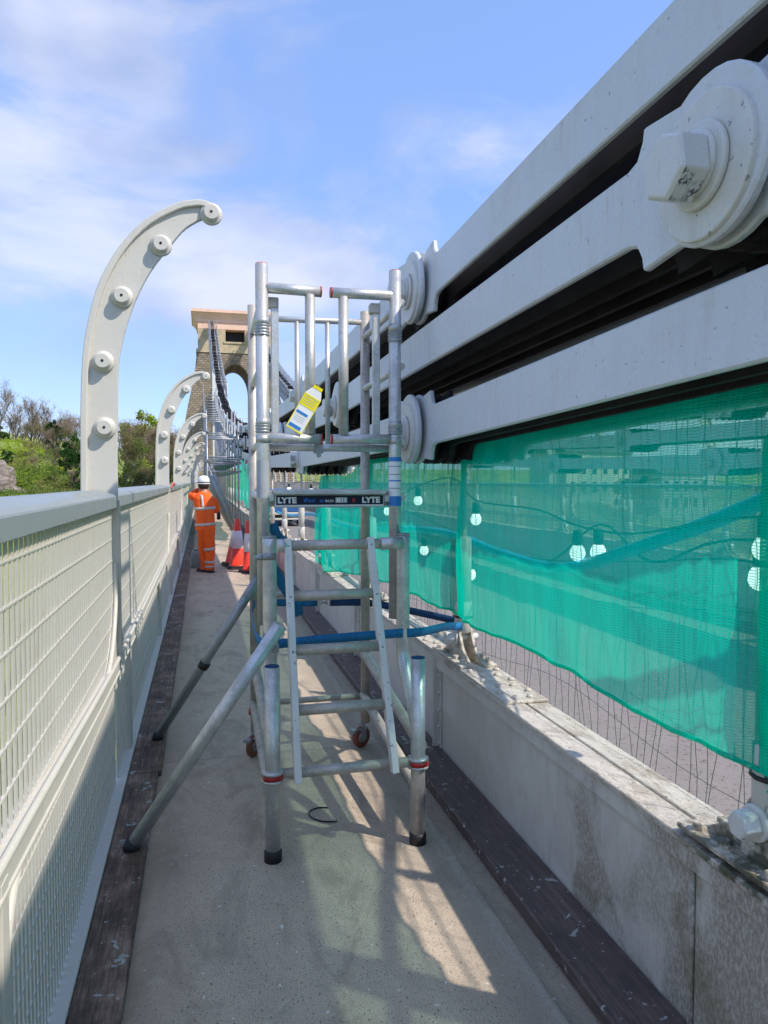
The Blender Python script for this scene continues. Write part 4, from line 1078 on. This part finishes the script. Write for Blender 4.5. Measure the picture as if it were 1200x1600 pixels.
for i,(x,y,rz,ty,s,l) in enumerate(((.66,14.55,.1,0,1,'red and white traffic cone in full view right of the worker'),(.885,13.9,.5,R(-5),1.0,'red and white traffic cone half hidden by the podium posts, leaning left'),(.58,15.05,.3,R(6),.97,'red and white traffic cone standing behind the other two'))):
    c=c0 if i==0 else copy_tree(c0); c.location=(x,y,0); c.rotation_euler=(0,ty,rz); c.scale=(s,s,s); tag(c,l,'traffic cone','traffic cones')
b=MB(); b.lathe([(.13,.0),(.15,.02),(.16,.34),(.168,.345),(.168,.36),(.155,.36),(.15,.05)],'Z',(1.09,13.5,0),20)
bk=b.build('blue_bucket',M['strapd']); tag(bk,'dark blue tub on the footway behind the cones','bucket')
r=empty('water_container',(-.13,14.9,0)); tag(r,'pale translucent plastic container beside the worker\'s legs','container')
b=MB(); b.lathe([(.09,.0),(.10,.015),(.10,.27),(.08,.32),(.05,.335)],'Z',(0,0,0),18); b.build('body',M['fascia'],r)
b=MB(); b.lathe([(.05,.335),(.05,.375),(.045,.38)],'Z',(0,0,0),14); b.build('lid',M['fascia'],r)

# ================================================================ worker
def skin(name,verts,edges,mat,parent,sub=2,root=0):
    me=bpy.data.meshes.new(name); me.from_pydata([v[:3] for v in verts],edges,[]); me.materials.append(mat)
    o=bpy.data.objects.new(name,me); COL.objects.link(o); o.parent=parent
    s=o.modifiers.new('skin','SKIN'); s.use_smooth_shade=True
    for i,v in enumerate(verts):
        d=me.skin_vertices[0].data[i]; d.radius=(v[3],v[4] if len(v)>4 else v[3]); d.use_root=(i==root)
    m=o.modifiers.new('sub','SUBSURF'); m.levels=sub; m.render_levels=sub
    return o
wk=empty('person',(.06,14.05,0)); tag(wk,'worker in orange high visibility suit and white helmet leaning on the parapet, seen from behind','person')
# skeleton: pelvis root; faces away (+Y), weight on the right leg, torso bowed slightly to the left
body=[(0,0,.93,.12,.10),(0,.01,1.08,.11,.10),(-.015,.02,1.25,.14,.11),(-.02,.05,1.38,.13,.10),(-.02,.05,1.49,.06,.06),(-.03,.07,1.56,.058,.065),(-.035,.08,1.64,.085,.10),(-.035,.08,1.70,.07,.085),
 (.06,.0,.88,.085),(.062,.02,.52,.062),(.062,-.01,.14,.042),(.05,.01,.05,.04),(-.02,.13,.035,.035),
 (-.05,.04,.88,.085),(-.055,.12,.52,.062),(-.03,.10,.14,.042),(-.04,.12,.05,.04),(-.09,.25,.035,.035),
 (-.15,.05,1.41,.06),(-.275,.14,1.42,.045),(-.14,.30,1.55,.036),(-.10,.31,1.60,.03),(-.08,.30,1.64,.028),
 (.10,.05,1.41,.06),(.205,.13,1.14,.045),(.09,.34,1.18,.036),(.05,.40,1.20,.03),(.03,.43,1.21,.03)]
be=[(0,1),(1,2),(2,3),(3,4),(4,5),(5,6),(6,7),(0,8),(8,9),(9,10),(10,11),(11,12),(0,13),(13,14),(14,15),(15,16),(16,17),(3,18),(18,19),(19,20),(20,21),(21,22),(3,23),(23,24),(24,25),(25,26),(26,27)]
bo=skin('body',body,be,M['skin'],wk)
fing=MB()
for (hx,hy,hz,s) in ((-.08,.29,1.64,-1),(.03,.43,1.21,1)):
    for k in range(4):
        a=(hx-.028+.018*k,hy+.01,hz); fing.sweep([a,(a[0],a[1]+.045,a[2]+.005),(a[0],a[1]+.075+.008*(k in(1,2)),a[2]-.012)],.009,6,rs=[.0095,.009,.007])
    fing.sweep([(hx-s*-.03,hy-.01,hz),(hx+s*.05,hy+.02,hz-.005),(hx+s*.06,hy+.05,hz-.012)],.010,6)
fing.build('fingers',M['skin'],wk)
def loft(rings,name,mat,parent,n=32,wr=.010,seed=0):
    """closed stack of ellipses (cx,cy,z,rx,ry) with cloth folds"""
    pts=[]
    R_=[Vector(q) if False else q for q in rings]
    fine=[]
    for a,c in zip(rings,rings[1:]):
        for k in range(4):
            t=k/4; fine.append(tuple(a[j]+(c[j]-a[j])*t for j in range(5)))
    fine.append(rings[-1]); vs=[]
    for (cx,cy,z,rx,ry) in fine:
        for k in range(n):
            a=2*math.pi*k/n; f=1+wr*8*noise.noise(Vector((math.cos(a)*1.6,math.sin(a)*1.6+seed,z*7)))
            vs.append((cx+rx*f*math.cos(a),cy+ry*f*math.sin(a),z))
    m=len(fine); b=MB(); b.add(vs,[(j*n+k,j*n+(k+1)%n,(j+1)*n+(k+1)%n,(j+1)*n+k) for j in range(m-1) for k in range(n)],True)
    b.add([vs[k] for k in range(n)],[tuple(range(n))]); b.add([vs[(m-1)*n+k] for k in range(n)],[tuple(range(n))])
    return b.build(name,mat,parent)
jkt=loft([(-.01,.01,.80,.185,.160),(-.01,.01,.90,.182,.160),(-.012,.01,1.0,.172,.150),(-.012,.015,1.12,.172,.145),(-.02,.03,1.26,.192,.150),(-.03,.05,1.37,.195,.145),(-.035,.07,1.45,.165,.120),(-.035,.085,1.51,.09,.085),(-.035,.09,1.54,.075,.075)],'jacket',M['orange'],wk,wr=.007)
skin('sleeve',[(-.15,.05,1.42,.085),(-.225,.08,1.41,.080),(-.275,.14,1.42,.074),(-.20,.24,1.49,.062),(-.14,.30,1.55,.050)],[(0,1),(1,2),(2,3),(3,4)],M['orange'],wk)
skin('sleeve',[(.10,.05,1.42,.085),(.175,.09,1.28,.080),(.205,.13,1.14,.074),(.15,.25,1.15,.060),(.09,.34,1.18,.052)],[(0,1),(1,2),(2,3),(3,4)],M['orange'],wk)
loft([(.062,-.01,.055,.082,.085),(.062,-.012,.12,.080,.086),(.065,.0,.30,.086,.092),(.062,.02,.50,.098,.102),(.045,.01,.70,.115,.125),(.020,.005,.84,.150,.140),(0,.005,.95,.160,.140)],'trouser_leg',M['orange'],wk,24,.012,1)
loft([(-.03,.10,.055,.075,.082),(-.03,.10,.12,.075,.084),(-.045,.12,.30,.082,.090),(-.055,.12,.50,.094,.100),(-.045,.06,.70,.110,.120),(-.02,.02,.84,.140,.135)],'trouser_leg',M['orange'],wk,24,.012,5)
def band(cx,cy,cz_,rx,ry,h,name='reflective_band',tx=0):
    b=MB(); n=32; vs=[]
    for z,e in((-h/2,0.),(-h/2,.009),(h/2,.009),(h/2,0)):
        for k in range(n):
            a=2*math.pi*k/n; vs.append((cx+(rx+e)*math.cos(a),cy+(ry+e)*math.sin(a),cz_+z+tx*math.cos(a)))
    b.add(vs,[(j*n+k,j*n+(k+1)%n,(j+1)*n+(k+1)%n,(j+1)*n+k) for j in range(3) for k in range(n)],True); b.build(name,M['silver'],wk)
band(-.017,.022,1.20,.184,.148,.055,tx=.012); band(-.011,.01,.905,.184,.160,.05,tx=.012)
band(.063,.013,.44,.096,.100,.05,tx=.01); band(.063,-.004,.20,.086,.092,.045); band(.062,-.012,.115,.084,.089,.03)
b=MB(); b.ribbon(smooth_path([(-.055,-.13,1.23),(-.06,-.113,1.32),(-.07,-.085,1.41),(-.08,-.01,1.475)],4),.045,.006,(1,0,0))
b.build('shoulder_band',M['silver'],wk)
b=MB(); b.ribbon([(-.205,.045,1.36),(-.235,.085,1.32),(-.28,.11,1.33)],.05,.006,(0,.3,1)); b.build('sleeve_band',M['silver'],wk)
b=MB(); b.lathe([(.104,1.655),(.108,1.665),(.112,1.70),(.104,1.745),(.08,1.785),(.045,1.803),(.01,1.808)],'Z',(-.035,.075,0),26)
vs=[]; 
he=b.build('helmet',M['helmet'],wk)
b=MB(); b.lathe([(.109,1.655),(.125,1.648),(.127,1.654),(.110,1.668)],'Z',(-.04,.09,0),26,cap=False); b.build('brim',M['helmet'],he)
b=MB(); b.lathe([(.1095,1.672),(.1135,1.676),(.1140,1.686),(.1105,1.688)],'Z',(-.035,.075,0),26,cap=False); b.build('helmet_strap',M['blackpl'],he)
b=MB(); b.lathe([(.05,1.545),(.088,1.575),(.098,1.62),(.099,1.66)],'Z',(-.035,.070,0),18); b.build('hair',M['hair'],wk)
b=MB()
for sx in (-1,1): b.lathe([(.012,-.01),(.02,0),(.012,.01)],'X',(-.035+sx*.098,.085,1.625),10)
b.lathe([(.016,.0),(.006,.03)],'Y',(-.035,.175,1.62),8)
b.build('ears_and_nose',M['skin'],wk)
b=MB()
for sx in(-1,1): b.lathe([(.004,0),(.011,.004),(.004,.010)],'Y',(-.035+sx*.034,.168,1.645),8)
b.build('eyes',M['blackpl'],wk)
for x,y in((.062,.0),(-.03,.11)):
    dx,dy=-.62,.78
    def q_(t,z): return (x+dx*t,y+dy*t,z)
    b=MB(); b.sweep([q_(-.08,.055),q_(-.03,.055),q_(.06,.055),q_(.14,.045),q_(.19,.038)],.05,12,rs=[.035,.052,.050,.046,.03]); b.tube(q_(-.03,.05),q_(-.03,.14),.058,12); q=b.build('boot',M['boot'],wk)
    b=MB(); b.sweep([q_(-.10,.018),q_(-.03,.018),q_(.08,.018),q_(.20,.018)],.018,8,rs=[.016,.018,.018,.016]); b.bar(q_(-.10,.013),q_(.20,.013),.09,.024); b.build('sole',M['black'],q)
b=MB(); b.sweep([(.235,.22,.98),(.235,.2,1.08),(.22,.22,1.14)],.035,8); b.build('tool_pouch',M['blackpl'],wk)

# ================================================================ tube scaffold beyond the worker
def scaffold(y0,n,xl,xr):
    r=empty('tube_scaffold',((xl+xr)/2,y0,0)); tag(r,'long run of galvanised tube scaffold with cross braces, beyond the worker and cones','scaffold')
    ox=-(xl+xr)/2
    for k in range(n):
        y=2.1*k; top=cz(y0+y,2.9)+ (.1 if k<6 else .5)
        for x in(xl,xr):
            b=MB(); b.tube((x+ox,y,0),(x+ox,y,top+rnd.uniform(-.3,.4)),.024,7); b.build('standard',M['galv'],r)
        for z in (2.33,2.18,1.95,top-.5): b=MB(); b.tube((xl+ox-.05,y+.03,z),(xr+ox+.08,y+.03,z),.024,7); b.build('transom',M['galv'],r)
        b=MB(); b.tube((xl+ox,y,2.15),(xr+ox,y+.04,.15),.022,7); b.tube((xl+ox+.1,y+1,2.2),(xr+ox+.05,y+1.05,.3),.022,7); b.build('brace',M['galv'],r)
        b=MB()
        for x,z in((xl,2.24),(xr,2.24),(xr,2.05)): b.box(x+ox-.03,x+ox+.03,y-.035,y+.02,z-.03,z+.03)
        b.build('coupler',M['redhose'] if k%2 else M['galv'],r)
    for x in(xl,xr):
        for z in(.95,2.25,3.0):
            if x==xl and z<2: continue
            b=MB(); b.tube((x+ox+.03,-.2,z),(x+ox+.03,2.1*(n-1)+.2,z),.024,7); b.build('ledger',M['galv'],r)
    b=MB(); b.box(xl+ox+.25,xr+ox,4.0,2.1*(n-1),2.26,2.30); b.build('boards',M['timber'],r)
scaffold(19.8,18,.13,.93)
# access sheeting following the chain up to the tower
def catwalk(mx,label):
    r=empty('chain_catwalk',(1.5 if not mx else MX-1.5,60,8)); tag(r,label,'scaffold'); L=r.location
    X=lambda x:(x if not mx else MX-x)-L.x
    ys=[60+2*k for k in range(24)]
    for (xa,za) in ((1.0,2.7),(2.0,2.7),(1.0,3.3),(2.0,3.3),(1.0,1.75),(2.0,1.75)):
        b=MB(); b.sweep([(X(xa),y-L.y,cz(y,za)-L.z) for y in ys if y<=102],.035,6); b.build('rail_tube',M['galv'],r)
    for y in ys:
        if y>102: continue
        b=MB(); pts=[(X(1.0),y-L.y,cz(y,1.75)-L.z),(X(1.0),y-L.y,cz(y,3.35)-L.z),(X(2.0),y-L.y,cz(y,3.35)-L.z),(X(2.0),y-L.y,cz(y,1.75)-L.z)]
        b.sweep(pts,.035,5,closed=True); b.build('hoop',M['galv'],r)
    b=MB(); yy=[y for y in ys if y<=102]; m=len(yy); vs=[]
    for y in yy:
        for (xa,za) in ((.98,3.2),(.98,1.7),(2.02,1.7),(2.02,3.2)): vs.append((X(xa),y-L.y,cz(y,za)-L.z))
    b.add(vs,[(i*4+k,i*4+4+k,i*4+5+k,i*4+1+k) for i in range(m-1) for k in range(3)]); b.build('side_netting',M['greynet'],r)
catwalk(False,'pale netted access scaffold climbing the near chain to the left slot of the tower')
catwalk(True,'pale netted access scaffold on the far chain below the right slot of the tower')
b=MB(); b.prism([(.80,3.4),(1.46,3.4),(1.40,5.5),(1.2,7.6),(.98,9.6),(.80,9.9)],56.6,56.8,'Y')
tag(b.build('white_sheeting',M['cardwhite']),'tall narrow white sheet fixed beside the near chain in front of the tower','sheeting')
r=empty('cross_scaffold',(4.6,97,0)); tag(r,'thin tube scaffold frame crossing the mouth of the tower arch','scaffold')
b=MB()
for z in (7.2,7.9,8.6,9.8): b.tube((-2.6,0,z),(2.4,0,z),.04,6)
b.build('ledger',M['galv'],r)
b=MB()
for x in(-1.9,-1.3,-.2,2.0): b.tube((x,0,-.2),(x,0,10.6 if x<0 else 9.2),.04,6)
b.build('standard',M['galv'],r)
# blue works truck on the road
r=empty('works_truck',(3.35,31,-.2)); tag(r,'small blue works truck with an orange and yellow stripe seen under the podium sticker','truck')
b=MB(); b.box(-.85,.85,0,3.6,.62,1.28); b.build('load_body',M['bluevan'],r,.03)
b=MB(); b.box(-.8,.8,3.6,5.0,.5,1.55); b.build('cab',M['bluevan'],r,.08)
b=MB(); b.box(-.78,.3,-.02,-.004,1.02,1.12); b.build('orange_stripe',M['orange'],r)
b=MB(); b.box(-.78,.3,-.02,-.004,.97,1.015); b.build('yellow_stripe',M['yellow'],r)
b=MB(); b.box(-.85,.85,-.08,.05,.50,.60); b.box(-.85,.85,-.05,.0,.28,.36); b.build('bumper',M['cream'],r,.01)
b=MB(); b.box(-.8,.8,.05,3.4,.3,.6); b.build('chassis',M['asphaltdark'],r)
for x in(-.72,.72):
    for y in(.8,4.2):
        b=MB(); b.lathe([(.30,-.1),(.33,-.08),(.33,.08),(.30,.1)],'X',(x,y,.33),20); b.build('wheel',M['black'],r)

# ================================================================ hillside trees, houses
def leafcloud(mb,c,rx,rz,n,s,hollow=.35,seed=0):
    rr=random.Random(seed); c=Vector(c)
    for _ in range(n):
        d=Vector((rr.gauss(0,1),rr.gauss(0,1),rr.gauss(0,1))).normalized(); q=hollow+(1-hollow)*rr.random()**.5
        f=1+.35*noise.noise(d*2.2+Vector((seed,0,0)))
        p=c+Vector((d.x*rx*q*f,d.y*rx*q*f,d.z*rz*q*f))
        u=Vector((rr.gauss(0,1),rr.gauss(0,1),rr.gauss(0,1))).normalized(); v=u.orthogonal().normalized(); ss=s*rr.uniform(.6,1.4)
        mb.add([p-u*ss,p+v*ss*.6,p+u*ss,p-v*ss*.6],[(0,1,2,3)])
def tree_mesh(h,kind,seed):
    rr=random.Random(seed); trunk=MB(); crown=MB(); tips=[]
    def grow(p,d,L,r,lv):
        pts=[p]; q=p.copy(); dd=d.copy()
        for k in range(4):
            dd=(dd+Vector((rr.gauss(0,.12),rr.gauss(0,.12),.05))).normalized(); q=q+dd*L/4; pts.append(q.copy())
        (trunk if lv<3 else crown).sweep(pts,r,5 if lv<2 else 3,cap=False,rs=[r*(1-.45*i/4) for i in range(5)])
        if lv>=2: tips.append(q.copy())
        if lv<(4 if kind=='bare' else 3):
            for k in range(rr.choice((3,4)) if lv<3 else 4):
                a=rr.uniform(0,6.28); sp_=rr.uniform(.35,.85)
                nd=(dd+Vector((math.cos(a)*sp_,math.sin(a)*sp_,.12))).normalized()
                grow(pts[rr.choice((2,3,4))],nd,L*rr.uniform(.55,.78),r*.55,lv+1)
    grow(Vector((0,0,-.4)),Vector((rr.gauss(0,.05),rr.gauss(0,.05),1)).normalized(),h*.42,h*.020,0)
    if kind=='bare':
        for t_ in tips:
            for _ in range(7):
                d=Vector((rr.gauss(0,1),rr.gauss(0,1),rr.gauss(.6,.8))).normalized(); L=rr.uniform(.4,1.1)*h*.08; s=d.orthogonal().normalized()*.014
                crown.add([t_-s,t_+s,t_+d*L],[(0,1,2)])
    elif kind=='scrub':
        for t_ in tips:
            leafcloud(crown,t_,h*.10,h*.10,22,.13,.1,rr.randint(0,999))
    else:
        zc=h*.50
        for k in range(44):
            a=rr.uniform(0,6.28); q=rr.random()**.5; c=Vector((math.cos(a)*q*h*.27,math.sin(a)*q*h*.27,zc+rr.uniform(-.46,.44)*h*(1-.55*q)))
            leafcloud(crown,c,h*rr.uniform(.05,.13),h*rr.uniform(.04,.09),95,.20,.05,rr.randint(0,999))
    return trunk,crown
protos={}
def tree(name,x,y,h,kind,mat,label,group,seed):
    key=(kind,seed%4)
    if key not in protos:
        t,c=tree_mesh(10,kind,seed%4*17+len(kind)); r=empty(name,(0,0,0)); a=t.build('trunk',M['bark'],r); q=c.build('crown',mat,r); protos[key]=(a,q); new=True
        tr_,cr_=a,q
    else:
        a,q=protos[key]; r=empty(name,(0,0,0)); tr_=a.copy(); COL.objects.link(tr_); tr_.parent=r; cr_=q.copy(); COL.objects.link(cr_); cr_.parent=r
        if cr_.data.materials[0]!=mat:
            cr_.data=q.data.copy(); cr_.data.materials[0]=mat
    r.location=(x,y,hgt(x,y)-.3); s=h/10; r.scale=(s,s,s*1.0); r.rotation_euler=(0,0,(seed*1.7)%6.28); tag(r,label,'tree',group)
def at(px,y,):
    """x of the hillside position seen under column px at distance y"""
    u=(px-600)/1150; yaw=R(13.86); return y*(math.tan(yaw+math.atan(u)))
T=[]
rt=random.Random(21)
hill=[(4,168,13.0,'bare','twig'),(26,172,12.0,'bare','twig'),(44,166,13.2,'bare','twig'),(62,176,10.5,'bare','twig'),(78,170,10.8,'bare','twig'),(96,173,11.2,'bare','twig'),(112,168,11.4,'bare','twig'),(126,172,11.8,'bare','twig'),(146,170,11,'bare','twig'),
     (84,164,7.5,'leafy','dgreen'),(5,165,5.0,'leafy','dgreen'),(66,165,6.0,'scrub','olive'),(32,168,6.0,'scrub','olive'),(100,163,6.5,'scrub','olive'),(118,162,7,'scrub','mgreen'),
     (14,175,7.5,'bare','twig'),(36,176,7.8,'bare','twig'),(54,170,8.0,'bare','twig'),(70,168,8.2,'bare','olive'),(88,176,9.5,'bare','twig'),(104,170,9.5,'bare','olive'),(120,166,9.5,'bare','twig'),(52,164,5.5,'bare','olive'),(90,162,6.5,'bare','twig'),(108,160,6.5,'bare','olive')]
for i,(px,Y,h,k,mt) in enumerate(hill):
    big=ORD[i]+' from the left '
    lab={'bare':'bare leafless tree, ','leafy':'dark evergreen tree, ','scrub':'bushy half bare tree, '}[k]+(FO+ORD[20:])[i]+' counted along the hilltop left of the nearest arm'
    tree('bare_tree' if k=='bare' else 'hill_tree',at(px,Y),Y,h,k,M[mt],lab,'trees on the hill left of the tower',i*3+1)
for i,(px,Y,h,k,mt) in enumerate([(194,150,14.0,'bare','twig'),(208,152,15.0,'bare','twig'),(226,156,17.0,'leafy','lgreen'),(242,155,16.4,'leafy','lgreen'),(256,150,15,'bare','twig'),(266,146,14,'bare','twig'),(203,142,13.6,'bare','twig'),(216,140,13.6,'bare','olive'),(230,141,13.8,'bare','twig'),(244,139,13.4,'bare','olive'),
      (256,140,13.4,'bare','twig'),(198,134,10.5,'bare','olive'),(210,133,10,'scrub','olive'),(223,134,11,'scrub','mgreen'),(236,133,10.5,'bare','twig'),(249,132,10.5,'scrub','olive'),(262,131,10,'bare','olive'),(204,127,7.5,'scrub','mgreen'),(218,126,7.5,'bare','twig'),(231,127,8,'scrub','lgreen'),(245,126,7.5,'scrub','mgreen'),(214,145,13,'bare','twig'),(236,147,14,'bare','twig'),(278,138,13,'bare','twig'),(290,136,11,'scrub','olive'),(222,122,5.5,'scrub','dgreen'),(240,121,5.5,'scrub','olive'),(200,122,5.5,'scrub','mgreen'),(258,123,6,'scrub','mgreen')]):
    tree('woodland_tree',at(px,Y),Y,h*1.0,k,M[mt],(FO+ORD[20:])[i]+' tree of the dense wood between the first and second curved arms','trees in the wood left of the tower',i*5+2)
# scrub and bramble on the slope
rr=random.Random(5)
def scatter(name,mat,n,y0,y1,px1,thr,s0,s1,dens,label,seed,size=.17):
    ug=MB(); k=0
    for i in range(n):
        px=rr.uniform(-12,px1); Y=rr.uniform(y0,y1); x=at(px,Y)
        if x>-3.5: continue
        if noise.noise(Vector((x*.11,Y*.05,seed)))<thr: continue
        z=hgt(x,Y); s_=rr.uniform(s0,s1)
        leafcloud(ug,(x,Y,z+s_*.2),s_*1.3,s_*.8,dens,size,.4,i+seed*1000)
    tag(ug.build(name,mat),label,'undergrowth',kind='stuff')
scatter('bramble_scrub',M['mgreen'],900,114,168,300,.10,.5,1.5,34,'mid green bramble patches on the slope below the hilltop trees',7)
scatter('dark_ivy_scrub',M['dgreen'],420,114,160,300,.18,.5,1.4,34,'dark green ivy patches low on the slope',3)
scatter('twiggy_scrub',M['olive'],1500,114,168,150,.16,.4,1.3,26,'olive brown half bare scrub mixed over the grassy slope',23,.12)
scatter('wood_floor_scrub',M['mgreen'],700,116,140,300,-.2,.6,1.8,30,'dense low growth filling the foot of the wood left of the tower',31,.16)
scatter('grassy_scrub',M['lgreen'],2200,118,170,150,-.25,.25,.55,22,'bright yellow green low growth over the sunny slope',11,.13)
def bush(px,Y,h,mat,lab,seed,kind='scrub'):
    tree('hill_bush',at(px,Y),Y,h,kind,mat,lab,'bushes on the slope',seed)
W1=['leftmost','second','third','fourth','fifth','sixth','seventh','eighth','ninth','tenth','eleventh','twelfth','thirteenth','fourteenth']
for i,(px,Y,h,mt,k) in enumerate([(12,146,3.6,'dgreen','leafy'),(30,138,3.4,'mgreen','scrub'),(48,150,4.2,'olive','scrub'),(62,136,4.0,'twig','bare'),(72,148,5.2,'twig','bare'),(82,142,5.6,'twig','bare'),(92,137,5.0,'olive','scrub'),(100,146,6.2,'twig','bare'),(108,134,5.4,'dgreen','leafy'),(117,142,7.2,'dgreen','leafy'),(124,138,6.5,'mgreen','scrub'),(88,128,4.2,'mgreen','scrub'),(112,126,4.4,'twig','bare'),(126,127,5.,'dgreen','leafy')]):
    bush(px,Y,h,M[mt],W1[i]+' '+{'bare':'grey twiggy','leafy':'dark leafy','scrub':'ragged green'}[k]+' bush on the slope left of the nearest curved arm',i*7+1,k)
# pink limestone crag at the left edge
def crag(px,Y,w,h,dz,lab,sd):
    x0=at(px,Y); b=MB(); n=22; m=16; vs=[]
    for j in range(m+1):
        ph=R(180*j/m-90)
        for i in range(n):
            a=2*math.pi*i/n; d=Vector((math.cos(ph)*math.cos(a),math.cos(ph)*math.sin(a),math.sin(ph)))
            f=1+.35*noise.fractal(d*1.7+Vector((sd,0,0)),1,2,5)+.12*noise.noise(d*7)
            vs.append((d.x*w*f,d.y*w*.9*f,d.z*h*f))
    b.add(vs,[(j*n+i,j*n+(i+1)%n,(j+1)*n+(i+1)%n,(j+1)*n+i) for j in range(m) for i in range(n)])
    o=b.build('rock_outcrop',M['rock'],None,loc=(x0,Y,hgt(x0,Y)+dz)); tag(o,lab,'rock','rocks at the left edge')
crag(-10,126,3.4,4.4,.2,'tall pinkish limestone crag at the left edge of the photo above the handrail',3)
crag(14,124,3.2,2.2,-.8,'low pinkish rock outcrop just above the handrail near the left edge',8)
crag(122,122,2.2,1.2,-.2,'small pale rock showing low on the slope beside the nearest curved arm',12)
# city side: houses and trees beyond the far parapet
for i,(x,y,w,d,h,mt,rz) in enumerate([(66,120,16,9,9,'stucco',.3),(88,126,14,9,8.5,'stucco2',.25),(108,112,18,9,9,'stucco',.35),(112,82,14,9,9,'stucco2',.8),(128,64,16,9,9,'stucco',.9),(96,60,12,8,8,'stucco',.9)]):
    z=hgt(x,y); z=max(z,-9.0)
    r=empty('terrace_house',(x,y,z-3),rz); tag(r,['broad cream','grey','long cream','small grey','wide cream','narrow cream'][i]+' rendered house among trees far beyond the far parapet, seen through the netting','house','houses beyond the far parapet')
    b=MB(); b.box(-w/2,w/2,-d/2,d/2,0,h+2.5); b.build('wall',M[mt],r)
    b=MB(); b.prism([(-d/2-.4,h+2.5),(d/2+.4,h+2.5),(0,h+5)],-w/2-.3,w/2+.3,'X'); rf=b.build('roof',M['slate'],r)
    b=MB(); b.box(w*.25,w*.25+1,-.5,.5,h+3.5,h+6.2); b.build('chimney',M[mt],rf)
    for k in range(int(w/2.6)):
        for q in range(2):
            b=MB(); xx=-w/2+1.5+k*2.6; b.box(xx-.5,xx+.5,-d/2-.03,-d/2+.02,4.6+q*3.2,6.4+q*3.2); b.build('window',M['pane'],r)
for i in range(26):
    a=rr.uniform(28,66); D_=rr.uniform(62,150); x=D_*math.sin(R(a)); y=D_*math.cos(R(a)); h=rr.uniform(8,12)
    z=hgt(x,y)
    tree('city_tree',x,y,h,'leafy' if i%2 else 'bare',M[['mgreen','lgreen','dgreen'][i%3] if i%2 else 'twig'],(FO+ORD[20:])[i]+' distant tree among the houses beyond the far parapet','trees beyond the far parapet',i)
    o=bpy.data.objects[-1] if False else None
